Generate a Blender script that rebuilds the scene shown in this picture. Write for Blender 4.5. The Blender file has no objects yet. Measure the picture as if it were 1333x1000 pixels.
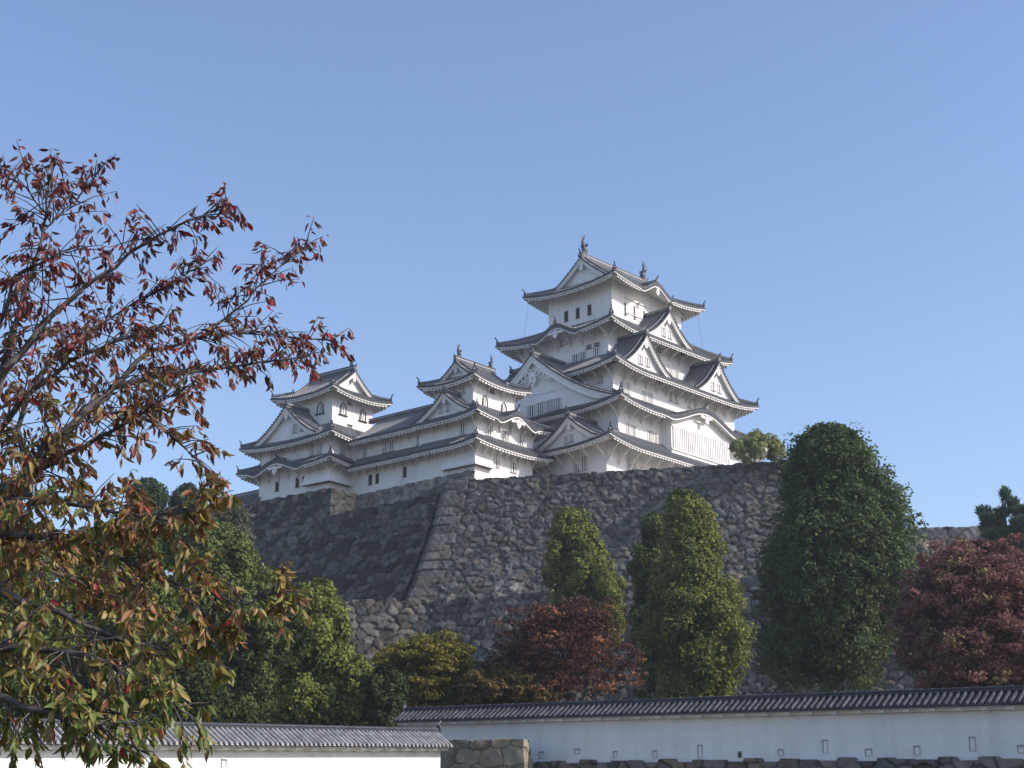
import bpy, math, random
import numpy as np
from mathutils import Vector, Matrix
R = math.radians
sc = bpy.context.scene
col = sc.collection
# ------------------------------------------------------------------ camera, sky, sun, exposure
PITCH, HEAD, FPX = R(16.736), R(48.286), 2100.0
CAM = np.array([0.0, 0.0, 1.6])
cd = bpy.data.cameras.new('camera'); camo = bpy.data.objects.new('camera', cd); col.objects.link(camo)
camo.location = CAM; camo.rotation_euler = (R(90) + PITCH, 0, -HEAD)
cd.sensor_width = 36; cd.lens = FPX / 1333 * 36; cd.clip_end = 5000; cd.clip_start = 0.1
sc.camera = camo
SUN_AZ, SUN_EL = R(152), R(32)
w = bpy.data.worlds.new('World'); sc.world = w; w.use_nodes = True
nt = w.node_tree; bg = nt.nodes['Background']
sky = nt.nodes.new('ShaderNodeTexSky'); sky.sky_type = 'NISHITA'; sky.sun_disc = False
sky.sun_elevation = SUN_EL; sky.sun_rotation = SUN_AZ
sky.air_density = 1.0; sky.dust_density = 1.1; sky.ozone_density = 3.0; sky.altitude = 50
tn = nt.nodes.new('ShaderNodeMix'); tn.data_type = 'RGBA'; tn.blend_type = 'MULTIPLY'; tn.inputs[0].default_value = 1
tn.inputs[7].default_value = (1.07, 1.01, 1.04, 1); nt.links.new(sky.outputs[0], tn.inputs[6])
nt.links.new(tn.outputs[2], bg.inputs[0]); bg.inputs[1].default_value = 0.15
sd = bpy.data.lights.new('sun', 'SUN'); sd.energy = 3.5; sd.angle = R(0.5); sd.color = (1.0, 0.93, 0.84)
so = bpy.data.objects.new('sun', sd); col.objects.link(so)
sdir = Vector((math.sin(SUN_AZ)*math.cos(SUN_EL), math.cos(SUN_AZ)*math.cos(SUN_EL), math.sin(SUN_EL)))
so.rotation_euler = sdir.to_track_quat('Z', 'Y').to_euler(); so.location = sdir*60
sc.view_settings.view_transform = 'Standard'; sc.view_settings.look = 'None'
sc.view_settings.exposure = 0.5; sc.view_settings.gamma = 1

# ------------------------------------------------------------------ measuring helpers (rays of the surveyed photo)
fwd = np.array([math.sin(HEAD)*math.cos(PITCH), math.cos(HEAD)*math.cos(PITCH), math.sin(PITCH)])
rt = np.array([math.cos(HEAD), -math.sin(HEAD), 0.0]); upv = np.cross(rt, fwd)
fh = np.array([math.sin(HEAD), math.cos(HEAD), 0.0])
def ray(x, y): return fwd + rt*(x-666.5)/FPX - upv*(y-500)/FPX
def at(x, y, D):
    d = ray(x, y); d = d/math.hypot(d[0], d[1]); return CAM + D*d
def onz(x, y, Z):
    d = ray(x, y); return CAM + (Z-1.6)/d[2]*d
def onpl(x, y, p, n):
    d = ray(x, y); n = np.array(n); return CAM + d*(np.dot(np.array(p)-CAM, n)/np.dot(d, n))

# ------------------------------------------------------------------ materials
def newmat(name):
    m = bpy.data.materials.new(name); m.use_nodes = True
    n = m.node_tree.nodes; l = m.node_tree.links
    return m, n, l, n['Principled BSDF']
def noise_ramp(n, l, scale, c0, c1, p0=0.35, p1=0.65, detail=6, coord='Object', vec=None, sc3=None):
    tc = n.new('ShaderNodeTexCoord'); mp = n.new('ShaderNodeMapping')
    if sc3: mp.inputs['Scale'].default_value = sc3
    l.new(tc.outputs[coord], mp.inputs[0])
    t = n.new('ShaderNodeTexNoise'); t.inputs['Scale'].default_value = scale; t.inputs['Detail'].default_value = detail
    l.new(mp.outputs[0], t.inputs['Vector'])
    r = n.new('ShaderNodeValToRGB'); r.color_ramp.elements[0].position = p0; r.color_ramp.elements[1].position = p1
    r.color_ramp.elements[0].color = (*c0, 1); r.color_ramp.elements[1].color = (*c1, 1)
    l.new(t.outputs['Fac'], r.inputs[0]); return t, r
def bump(n, l, src, b, strength, dist):
    bp = n.new('ShaderNodeBump'); bp.inputs['Strength'].default_value = strength; bp.inputs['Distance'].default_value = dist
    l.new(src, bp.inputs['Height']); l.new(bp.outputs[0], b.inputs['Normal'])
def simple(name, c0, c1, scale, rough=.8, bs=0, bd=.02, sc3=None, p0=.35, p1=.65, spec=.5):
    m, n, l, b = newmat(name)
    t, r = noise_ramp(n, l, scale, c0, c1, p0, p1, sc3=sc3)
    l.new(r.outputs[0], b.inputs['Base Color']); b.inputs['Roughness'].default_value = rough
    b.inputs['Specular IOR Level'].default_value = spec
    if bs: bump(n, l, t.outputs['Fac'], b, bs, bd)
    return m
M = {}
def plaster_mat(name, base, dirt, streak):
    m, n, l, b = newmat(name)
    t1, r1 = noise_ramp(n, l, .35, dirt, base, .28, .5)
    t2, r2 = noise_ramp(n, l, 1.0, (streak,)*3, (1, 1, 1), .3, .52, sc3=(1.6, 1.6, .12))
    t3, r3 = noise_ramp(n, l, 9, (.93,)*3, (1, 1, 1), .3, .6)
    a = n.new('ShaderNodeMix'); a.data_type = 'RGBA'; a.blend_type = 'MULTIPLY'; a.inputs[0].default_value = 1
    l.new(r1.outputs[0], a.inputs[6]); l.new(r2.outputs[0], a.inputs[7])
    c = n.new('ShaderNodeMix'); c.data_type = 'RGBA'; c.blend_type = 'MULTIPLY'; c.inputs[0].default_value = 1
    l.new(a.outputs[2], c.inputs[6]); l.new(r3.outputs[0], c.inputs[7])
    l.new(c.outputs[2], b.inputs['Base Color']); b.inputs['Roughness'].default_value = .85
    b.inputs['Specular IOR Level'].default_value = .2
    bump(n, l, t3.outputs['Fac'], b, .15, .02)
    return m
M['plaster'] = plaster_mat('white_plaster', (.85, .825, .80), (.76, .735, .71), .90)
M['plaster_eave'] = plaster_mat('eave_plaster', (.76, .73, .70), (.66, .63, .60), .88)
M['wall_plaster'] = plaster_mat('boundary_wall_plaster', (.80, .78, .76), (.68, .66, .645), .90)
M['tile'] = simple('grey_roof_tile', (.014, .015, .020), (.036, .038, .047), 2.2, .55, .2, .02)
M['tile_dark'] = simple('ridge_tile', (.022, .024, .03), (.06, .062, .07), 3, .5)
def rib_mat():
    m, n, l, b = newmat('round_tile_rows')
    tc = n.new('ShaderNodeTexCoord')
    wv = n.new('ShaderNodeTexWave'); wv.wave_type = 'BANDS'; wv.bands_direction = 'Z'; wv.inputs['Scale'].default_value = 1.6
    wv.inputs['Distortion'].default_value = 0.6
    l.new(tc.outputs['Object'], wv.inputs['Vector'])
    r = n.new('ShaderNodeValToRGB'); r.color_ramp.elements[0].position = .72; r.color_ramp.elements[1].position = .9
    r.color_ramp.elements[0].color = (0, 0, 0, 1); r.color_ramp.elements[1].color = (1, 1, 1, 1)
    l.new(wv.outputs['Fac'], r.inputs[0])
    t, rr = noise_ramp(n, l, 1.1, (.035, .036, .043), (.095, .096, .104), .3, .7)
    mx = n.new('ShaderNodeMix'); mx.data_type = 'RGBA'
    l.new(r.outputs[0], mx.inputs[0]); l.new(rr.outputs[0], mx.inputs[6]); mx.inputs[7].default_value = (.34, .335, .33, 1)
    l.new(mx.outputs[2], b.inputs['Base Color']); b.inputs['Roughness'].default_value = .5
    return m
M['rib'] = rib_mat()
M['rib_sunlit'] = simple('sunlit_tile_rows', (.20, .195, .19), (.36, .35, .345), 3.0, .5)  # pale copy: sunlight on the left wall's roof put into the colour
M['rib_shaded'] = simple('shaded_tile_rows', (.04, .042, .05), (.105, .107, .117), 3.0, .85, spec=.15)  # same tiles darkened to carry the right roof's shade in their colour
M['mortar'] = simple('ridge_mortar', (.42, .41, .40), (.6, .58, .57), 3, .8)
M['dark'] = simple('dark_opening', (.008, .008, .01), (.02, .018, .016), 4, .7)
M['wood'] = simple('dark_lacquer_wood', (.02, .016, .014), (.05, .04, .035), 6, .5)
M['wire'] = simple('wire', (.05, .05, .05), (.08, .08, .08), 6, .5)
def attr_mat(name, rough, trans=0, noise=None, bscale=3, bst=.6, bd=.06, lichen=None, spec=.3):
    m, n, l, b = newmat(name)
    at_ = n.new('ShaderNodeAttribute'); at_.attribute_name = 'Col'
    src = at_.outputs['Color']
    if noise:
        t, r = noise_ramp(n, l, noise[0], (noise[1],)*3, (noise[2],)*3, .3, .7, detail=8)
        a = n.new('ShaderNodeMix'); a.data_type = 'RGBA'; a.blend_type = 'MULTIPLY'; a.inputs[0].default_value = 1
        l.new(src, a.inputs[6]); l.new(r.outputs[0], a.inputs[7]); src = a.outputs[2]
        t2, _ = noise_ramp(n, l, bscale, (0,)*3, (1,)*3, detail=10)
        bump(n, l, t2.outputs['Fac'], b, bst, bd)
    if lichen:
        t, r = noise_ramp(n, l, lichen[0], (0, 0, 0), (1, 1, 1), lichen[1], lichen[2], detail=8)
        a = n.new('ShaderNodeMix'); a.data_type = 'RGBA'
        l.new(r.outputs[0], a.inputs[0]); l.new(src, a.inputs[6]); a.inputs[7].default_value = (*lichen[3], 1); src = a.outputs[2]
    l.new(src, b.inputs['Base Color']); b.inputs['Roughness'].default_value = rough
    b.inputs['Specular IOR Level'].default_value = spec
    if trans:
        tr = n.new('ShaderNodeBsdfTranslucent'); l.new(src, tr.inputs[0])
        mx = n.new('ShaderNodeMixShader'); mx.inputs[0].default_value = trans
        l.new(b.outputs[0], mx.inputs[1]); l.new(tr.outputs[0], mx.inputs[2])
        l.new(mx.outputs[0], n['Material Output'].inputs[0])
    return m
M['stone'] = attr_mat('dry_stone_masonry', .9, 0, (1.6, .6, 1.3), 2.5, .8, .12, None, .2)
M['stone_lichen'] = attr_mat('lichen_stone_masonry', .9, 0, (1.6, .6, 1.3), 2.5, .8, .12, (.55, .55, .63, (.42, .42, .42)), .2)
M['cutstone'] = attr_mat('cut_stone', .85, 0, (3, .75, 1.2), 6, .5, .03, None, .2)
M['leaf'] = attr_mat('foliage', .7, .25, spec=.12)
M['cherry'] = attr_mat('cherry_leaf', .5, .28, spec=.4)
M['bark'] = simple('bark', (.03, .024, .02), (.09, .075, .06), 8, .9, .6, .02)
M['bark_cherry'] = simple('cherry_bark', (.035, .028, .026), (.10, .085, .08), 14, .8, .5, .01)
M['loop'] = simple('grey_loophole_frame', (.22, .22, .22), (.35, .345, .34), 8, .8)  # plain grey for loophole frames and window sills
M['grass'] = simple('grass_slope', (.05, .055, .02), (.12, .10, .05), .8, .95, .5, .1)
M['earth'] = simple('gravel_ground', (.16, .14, .115), (.26, .235, .20), 1.5, .95, .3, .03)
MATS = list(M.keys()); MI = {k: i for i, k in enumerate(MATS)}

# ------------------------------------------------------------------ object helpers
def tag(o, label=None, cat=None, group=None, kind=None):
    if label: o['label'] = label
    if cat: o['category'] = cat
    if group: o['group'] = group
    if kind: o['kind'] = kind
    return o
def empty(name, loc, rz=0):
    o = bpy.data.objects.new(name, None); col.objects.link(o); o.location = loc; o.rotation_euler = (0, 0, rz)
    o.empty_display_size = .5; return o
class MB:
    def __init__(s): s.v = []; s.f = []; s.m = []
    def add(s, vs, fs, mat):
        k = len(s.v); s.v.extend([tuple(map(float, q)) for q in vs])
        i = MI[mat]
        for f in fs: s.f.append([k+a for a in f]); s.m.append(i)
    def quad(s, a, b, c, d, mat): s.add([a, b, c, d], [(0, 1, 2, 3)], mat)
    def grid(s, rows, mat):
        nr = len(rows); nc = len(rows[0]); vs = [p for r_ in rows for p in r_]
        s.add(vs, [(i*nc+j, i*nc+j+1, (i+1)*nc+j+1, (i+1)*nc+j) for i in range(nr-1) for j in range(nc-1)], mat)
    def hexa(s, p, mat):   # 8 points: bottom 4, top 4
        s.add(p, [(0, 3, 2, 1), (4, 5, 6, 7), (0, 1, 5, 4), (1, 2, 6, 5), (2, 3, 7, 6), (3, 0, 4, 7)], mat)
    def box(s, c, sx, sy, sz, mat, ax=(1, 0), z0=True):
        ax = np.array([ax[0], ax[1], 0.]); ay = np.array([-ax[1], ax[0], 0.]); c = np.array(c, float)
        p = []
        for z in (0, sz):
            for a, b in ((-1, -1), (1, -1), (1, 1), (-1, 1)):
                p.append(c + ax*a*sx/2 + ay*b*sy/2 + np.array([0, 0, z if z0 else z-sz/2]))
        s.hexa(p, mat)
    def bar(s, a, b, wd, ht, mat, up=(0, 0, 1)):
        a = np.array(a, float); b = np.array(b, float); d = b-a; d /= np.linalg.norm(d)+1e-9
        sd_ = np.cross(d, up); sd_ /= np.linalg.norm(sd_)+1e-9; u2 = np.cross(sd_, d)
        p = []
        for q in (a, b):
            p.append([q - sd_*wd/2 - u2*ht/2, q + sd_*wd/2 - u2*ht/2, q + sd_*wd/2 + u2*ht/2, q - sd_*wd/2 + u2*ht/2])
        s.hexa(p[0]+p[1], mat)
    def tube(s, pts, rad, n, mat, cap=True):
        pts = [np.array(p, float) for p in pts]; rings = []
        for i, p in enumerate(pts):
            t = pts[min(i+1, len(pts)-1)] - pts[max(i-1, 0)]; t /= np.linalg.norm(t)+1e-9
            a = np.cross(t, (0, 0, 1.)) if abs(t[2]) < .95 else np.cross(t, (1., 0, 0)); a /= np.linalg.norm(a); b = np.cross(t, a)
            r_ = rad[i] if hasattr(rad, '__len__') else rad
            rings.append([p + r_*(math.cos(2*math.pi*k/n)*a + math.sin(2*math.pi*k/n)*b) for k in range(n)])
        vs = [q for r_ in rings for q in r_]
        fs = [(i*n+k, i*n+(k+1) % n, (i+1)*n+(k+1) % n, (i+1)*n+k) for i in range(len(pts)-1) for k in range(n)]
        if cap: fs += [tuple(range(n))[::-1], tuple((len(pts)-1)*n+k for k in range(n))]
        s.add(vs, fs, mat)
    def build(s, name, parent=None):
        me = bpy.data.meshes.new(name); me.from_pydata(s.v, [], s.f)
        used = sorted(set(s.m)); mp = {u: i for i, u in enumerate(used)}
        for u in used: me.materials.append(M[MATS[u]])
        me.polygons.foreach_set('material_index', [mp[a] for a in s.m]); me.update()
        o = bpy.data.objects.new(name, me); col.objects.link(o)
        if parent: o.parent = parent
        return o
def npmesh(name, V, F, C, mat, parent=None, smooth=False):
    """V (n,3), F (m,4|3) ints, C (n,3) vertex colour"""
    me = bpy.data.meshes.new(name); n = len(V); m, k = F.shape
    me.vertices.add(n); me.vertices.foreach_set('co', V.astype(np.float32).ravel())
    me.loops.add(m*k); me.loops.foreach_set('vertex_index', F.astype(np.int32).ravel())
    me.polygons.add(m); me.polygons.foreach_set('loop_start', np.arange(0, m*k, k, dtype=np.int32))
    me.polygons.foreach_set('loop_total', np.full(m, k, dtype=np.int32))
    if smooth: me.polygons.foreach_set('use_smooth', np.ones(m, dtype=bool))
    me.update(calc_edges=True)
    if C is not None:
        ca = me.color_attributes.new('Col', 'FLOAT_COLOR', 'POINT')
        ca.data.foreach_set('color', np.concatenate([C, np.ones((n, 1))], 1).astype(np.float32).ravel())
    me.materials.append(M[mat]); me.validate()
    o = bpy.data.objects.new(name, me); col.objects.link(o)
    if parent: o.parent = parent
    return o

# ------------------------------------------------------------------ Japanese roof kit
RS = .34      # spacing of round tile rows
class Side:
    """one slope of a roof: u along the eave, v inward, Z(u,v) the height of the tiles"""
    def __init__(s, O, du, dv, L, k0, k1, run, Zf, vseg=None, kara=None, z_mid=0):
        s.O = np.array([O[0], O[1], 0.]); s.du = np.array([du[0], du[1], 0.]); s.dv = np.array([dv[0], dv[1], 0.])
        s.L = L; s.k0 = k0; s.k1 = k1; s.run = run; s.Zf = Zf; s.kara = kara; s.zm = z_mid
    def Z(s, u, v):
        z = s.Zf(u, v)
        if s.kara:
            uc, w_, h = s.kara; q = (u-uc)/w_
            if abs(q) < 1: z = max(z, s.zm + h*((1+math.cos(math.pi*q))/2)**.9 - .10*math.sin(math.pi*abs(q))**2 + .03*v)
        return z
    def P(s, u, v, dz=0): 
        p = s.O + s.du*u + s.dv*v; p[2] = s.Z(u, max(v, 0)) + dz; return p
def lin(a, b, n): return [a + (b-a)*i/(n-1) for i in range(n)]
def rib(mb, pts, lat, r=.10, mat='rib', capmat='tile_dark'):
    rows = []
    for p in pts:
        p = np.array(p)
        rows.append([p - lat*r, p - lat*r*.55 + (0, 0, r*.95), p + lat*r*.55 + (0, 0, r*.95), p + lat*r])
    mb.grid(rows, mat)
    q = rows[0]; mb.quad(q[0] - (0, 0, .10), q[1], q[2], q[3] - (0, 0, .10), capmat)
def side_roof(mb, sd_, ov, ribs=True, eave=True, segs=None):
    """tiles on the slope"""
    S = sd_; nu = max(6, int(S.L/.5)); nv = 8
    if segs is None: segs = [(0, S.run, lambda v: S.k0*v, lambda v: S.L - S.k1*v)]
    for v0, v1, lo, hi in segs:
        rows = []
        for v in lin(v0, v1, nv):
            a, b = lo(v), hi(v); rows.append([S.P(u, v) for u in lin(a, b, nu)])
        mb.grid(rows, 'tile')
        if ribs:
            n = int(S.L/RS)
            for i in range(n):
                u = S.L/2 + (i - (n-1)/2)*RS
                vs = [v for v in lin(v0, v1, 25) if lo(v) <= u <= hi(v)]
                if len(vs) < 2: continue
                va, vb = vs[0], vs[-1]
                if v0 == 0: va = -.10
                pts = [S.P(u, v, .02) for v in lin(va, vb, 7)]
                rib(mb, pts, S.du)
def side_eave(mb, mr, sd_, ov, fas=.13, raft=True, deep=.3, spacing=.50):
    """fascia, soffit into mb; rafters into mr"""
    S = sd_; nu = max(8, int(S.L/.33))
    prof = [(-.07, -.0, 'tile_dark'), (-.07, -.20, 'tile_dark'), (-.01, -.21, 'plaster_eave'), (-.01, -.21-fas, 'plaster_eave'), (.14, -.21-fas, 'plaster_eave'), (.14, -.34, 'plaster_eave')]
    def kk(u):
        if not S.kara: return 0
        q = (u-S.kara[0])/S.kara[1]
        return max(0, min(1, (1.02-abs(q))*5))
    rows = []
    for v, dz, m_ in prof:
        r_ = []
        for i in range(nu):
            u = lin(S.k0*v, S.L-S.k1*v, nu)[i]
            d = dz
            if v >= -.02 and dz < -.2: d = dz - .28*kk(u)
            r_.append(S.P(u, v, d))
        rows.append(r_)
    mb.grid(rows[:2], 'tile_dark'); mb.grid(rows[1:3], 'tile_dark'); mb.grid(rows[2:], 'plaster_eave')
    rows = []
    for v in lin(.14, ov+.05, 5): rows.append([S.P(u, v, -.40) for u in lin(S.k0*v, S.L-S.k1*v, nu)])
    mb.grid(rows, 'plaster_eave')
    if raft:
        n = int((S.L)/spacing)
        for i in range(n):
            u = S.L/2 + (i-(n-1)/2)*spacing
            if kk(u) > 0: continue
            ve = min(ov, u/max(S.k0, 1e-6), (S.L-u)/max(S.k1, 1e-6))
            if ve < .5: continue
            p = []
            for v in (.10, ve):
                for a, dz in ((-1, -.64), (1, -.64), (1, -.36), (-1, -.36)):
                    p.append(S.P(u+a*.16, v, dz+.03) if v == .10 else S.P(u+a*.16, v, dz+.04))
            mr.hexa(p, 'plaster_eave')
def side_wall(mb, sd_, ov, u0, u1, zb, mat='plaster', n=None):
    S = sd_; n = n or max(4, int((u1-u0)/.4)); flare = 0
    top = []; bot = []
    for u in lin(u0, u1, n):
        p = S.O + S.du*u + S.dv*ov; t = p.copy(); t[2] = S.Z(u, ov) - .36; b = p.copy(); b[2] = zb; top.append(t); bot.append(b)
    mb.grid([bot, top], mat)
def brackets(mb, sd_, ov, u0, u1, sp=1.97, drop=1.35, w_=.15):
    S = sd_; n = max(2, int(round((u1-u0)/sp))+1)
    for u in lin(u0+.12, u1-.12, n):
        a = S.P(u, ov+.02, 0); a[2] = S.zm - drop - .35
        b = S.P(u, .75, -.62)
        c = (a+b)/2 + np.array([0, 0, -.0]); c = c + S.dv*.18 + np.array([0, 0, .10])
        mb.bar(a, c, w_, .16, 'plaster_eave'); mb.bar(c, b, w_, .16, 'plaster_eave')
        top = S.P(u, ov+.02, -.45); mb.bar(a + (0, 0, -.1) , top, w_*1.1, .12, 'plaster_eave', up=tuple(S.dv))
def finial(mb, p, d, s=1.0, mat='tile_dark'):
    """onigawara with a raised round tile, facing direction d"""
    d = np.array([d[0], d[1], 0.]); d /= np.linalg.norm(d); l = np.array([-d[1], d[0], 0.]); p = np.array(p, float)
    def sl(z, hw, t, off=0): return [p + d*(off-t) - l*hw + (0, 0, z), p + d*(off+t) - l*hw + (0, 0, z), p + d*(off+t) + l*hw + (0, 0, z), p + d*(off-t) + l*hw + (0, 0, z)]
    prof = [(-.15, .30, .13, 0), (.15, .34, .13, .0), (.32, .26, .12, .02), (.5, .20, .10, .02), (.62, .10, .09, .04)]
    for (z0, h0, t0, o0), (z1, h1, t1, o1) in zip(prof[:-1], prof[1:]):
        mb.hexa(sl(z0*s, h0*s, t0*s, o0*s) + sl(z1*s, h1*s, t1*s, o1*s), mat)
    mb.tube([p + d*.0 + (0, 0, .55*s), p + d*.14*s + (0, 0, .78*s), p + d*.34*s + (0, 0, 1.02*s)], [.10*s, .09*s, .10*s], 6, mat)
    mb.tube([p + d*.13*s + (0, 0, .22*s), p + d*.2*s + (0, 0, .22*s)], .11*s, 8, 'mortar')
def ridge_bar(mb, pts, w_=.34, h=.42, mort=True):
    for a, b in zip(pts[:-1], pts[1:]):
        a = np.array(a); b = np.array(b); e = (b-a)/(np.linalg.norm(b-a)+1e-9)*.03
        mb.bar(a - e + (0, 0, h*.22), b + e + (0, 0, h*.22), w_, h*.6, 'tile_dark')
        if mort: mb.bar(a - e + (0, 0, h*.56), b + e + (0, 0, h*.56), w_*1.06, h*.10, 'mortar')
        mb.bar(a - e + (0, 0, h*.76), b + e + (0, 0, h*.76), w_*.8, h*.32, 'tile')
def shachi(mb, p, d, s=1.0):
    """dolphin-fish ridge ornament, head down, tail raised"""
    d = np.array([d[0], d[1], 0.]); d /= np.linalg.norm(d); l = np.array([-d[1], d[0], 0.]); p = np.array(p, float)
    pts = [p + d*x*s + (0, 0, z*s) for x, z in ((.30, .0), (.34, .28), (.24, .62), (.12, .95), (.10, 1.25), (.2, 1.5), (.34, 1.66))]
    mb.tube(pts, [.24*s, .30*s, .26*s, .20*s, .14*s, .10*s, .05*s], 8, 'tile_dark')
    base = p + d*.15*s
    mb.box(base + (0, 0, -.25*s), .7*s, .42*s, .3*s, 'tile_dark', ax=(d[0], d[1]))
    for a in (-1, 1):    # tail fins and side fins
        q = pts[5]
        mb.add([q - l*.03 , q + l*.03, q + l*.05*a + d*(.35*a)*s + (0, 0, .42*s), q + d*(.22*a-.05)*s + (0, 0, .50*s), q + d*(.1*a)*s + (0, 0, .25*s)], [(0, 1, 2), (0, 3, 4), (1, 2, 3), (0, 1, 4), (0, 2, 3)], 'tile_dark')
        q = pts[2]
        mb.add([q + l*.2*a*s, q + l*.5*a*s + (0, 0, .3*s), q + l*.42*a*s + (0, 0, .02*s) + d*.1, q + l*.2*a*s + (0, 0, .25*s)], [(0, 1, 2), (0, 3, 1), (3, 2, 1), (0, 2, 3)], 'tile_dark')
    for i in range(1, 6):
        q = pts[i]; mb.add([q - d*.18*s + (0, 0, -.1*s), q - d*.42*s + (0, 0, .12*s), q - d*.16*s + (0, 0, .16*s), q - d*.2*s + l*.05], [(0, 1, 2), (0, 3, 1), (3, 2, 1)], 'tile_dark')
def hprof(q): return .50*q + .50*(1-(1-q)**2)
def pendant(mb, c, l, n, s=1.0, mat='plaster'):
    """gegyo under the apex: c top centre, l lateral, n outward"""
    c = np.array(c, float); prof = [(0, .0), (.16, -.05), (.34, -.32), (.30, -.5), (.40, -.66), (.22, -.92), (0, -1.15)]
    out = [(x, z) for x, z in prof] + [(-x, z) for x, z in prof[-2:0:-1]]
    f_ = [c + l*x*s + (0, 0, z*s) + n*.12 for x, z in out]; b_ = [p - n*.14 for p in f_]; k = len(out)
    mb.add(f_ + b_, [tuple(range(k)), tuple(range(2*k-1, k-1, -1))] + [(i, (i+1) % k, k+(i+1) % k, k+i) for i in range(k)], mat)
    mb.tube([c + (0, 0, -.45*s) + n*.1, c + (0, 0, -.45*s) + n*.2], .1*s, 6, 'mortar')
def gable(parent, C, l, n, hw, zb, za, back, name='gable', wins=0, board=.42, tiles=True, pend=.8, ornate=False, prof=None, top_orn=1.0, roof_back=None):
    """triangular gable roof. C: xy of the centre of the gable front edge, l lateral, n outward; runs back metres inward"""
    mb = MB(); l = np.array([l[0], l[1], 0.]); n = np.array([n[0], n[1], 0.]); C = np.array([C[0], C[1], 0.])
    pf = prof or (lambda q: zb + (za-zb)*(1-hprof(q)))
    N = 12
    def P(x, v, z): return C + l*x - n*v + (0, 0, z)
    if tiles:
        for sgn in (-1, 1):
            qs = lin(0, 1.02, N)
            rows = [[P(sgn*hw*q, v, pf(min(q, 1)) - max(0, q-1)*.25*(za-zb)) for q in qs] for v in lin(-.0, back, 3)]
            mb.grid(rows, 'tile')
            m_ = int(back/RS)
            for i in range(m_):
                v = .55 + i*RS
                if v > back: break
                pts = [P(sgn*hw*q, v, pf(min(q, 1)) - max(0, q-1)*.6*(za-zb)+.02) for q in lin(1.05, .02, 8)]
                rib(mb, pts, n)
            # verge: short round tiles lying across the barge
            length = math.hypot(hw, za-zb)*1.02; k = int(length/.36)
            for i in range(k):
                q = (i+.7)/k
                if q > 1: break
                z = pf(q); x = sgn*hw*q
                rib(mb, [P(x, -.16, z+.02), P(x, .46, z+.02)], l*1.0, r=.10)
            # descending ridge beside the verge
            ridge_bar(mb, [P(sgn*hw*q, .62, pf(q)+.02) for q in lin(.04, .93, 8)], .26, .30, mort=True)
    # edge of tiles + barge board (white), following the profile
    for sgn in (-1, 1):
        qs = lin(0, 1.0, N)
        for (v0, v1, d0, d1, m_) in ((-.10, .1, 0., -.12, 'tile_dark'), (-.02, .16, -.12, -.12-board*.45, 'plaster_eave'), (.06, .26, -.12-board*.45, -.12-board, 'plaster')):
            cl = lambda z: max(z, zb-.12)
            A = [P(sgn*hw*q, v0, cl(pf(q)+d0)) for q in qs]; B = [P(sgn*hw*q, v0, cl(pf(q)+d1)) for q in qs]
            Cc = [P(sgn*hw*q, v1, cl(pf(q)+d1)) for q in qs]; D_ = [P(sgn*hw*q, v1, cl(pf(q)+d0)) for q in qs]
            mb.grid([D_, A, B, Cc], m_)
        # under side between board and wall
        mb.grid([[P(sgn*hw*q, .1, max(zb-.12, pf(q)-.35)) for q in qs], [P(sgn*hw*q, .75, max(zb-.12, pf(q)-.35)) for q in qs]], 'plaster_eave')
    # gable wall
    wv = .62; bz = zb - .1
    pl = [P(-hw*q, wv, max(bz, pf(q)-.3)) for q in lin(1, 0, N)] + [P(hw*q, wv, max(bz, pf(q)-.3)) for q in lin(0, 1, N)[1:]]
    bl = [p*np.array([1, 1, 0]) + (0, 0, bz) for p in pl]
    mb.grid([bl, pl], 'plaster')
    g = mb.build(name, parent); hp = parent
    if pend:
        pb = MB()
        if ornate:
            cc = P(0, .22, pf(0)-board-1.25)
            pendant(pb, cc, l, n, 1.5)
            for sgn in (-1, 1):
                for (x, z, r_) in ((.75, -.25, .34), (1.3, -.55, .36), (1.85, -.8, .32), (2.4, -1.25, .26), (1.1, .05, .22), (1.65, -.2, .2), (2.2, -.6, .2), (.5, .1, .28)):
                    for rr, a0 in ((r_, 0),):
                        ring = [cc + l*(sgn*x + rr*math.cos(t)) + (0, 0, z + rr*math.sin(t)) + n*.10 for t in lin(0, 5.2, 9)]
                        pb.tube(ring, .09, 5, 'plaster')
        else:
            pendant(pb, P(0, .22, pf(0)-board*.9-.25), l, n, pend)
        pb.build('gable_pendant', hp)
    fb = MB()
    finial(fb, P(0, .05, pf(0)+.15), n, top_orn); fb.build('ridge_ornament', hp)
    if tiles:
        rb = MB(); rl = back if roof_back is None else roof_back
        ridge_bar(rb, [P(0, .1, pf(0)), P(0, rl, pf(0))], .36, .5); rb.build('ridge', hp)
    return g
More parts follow.
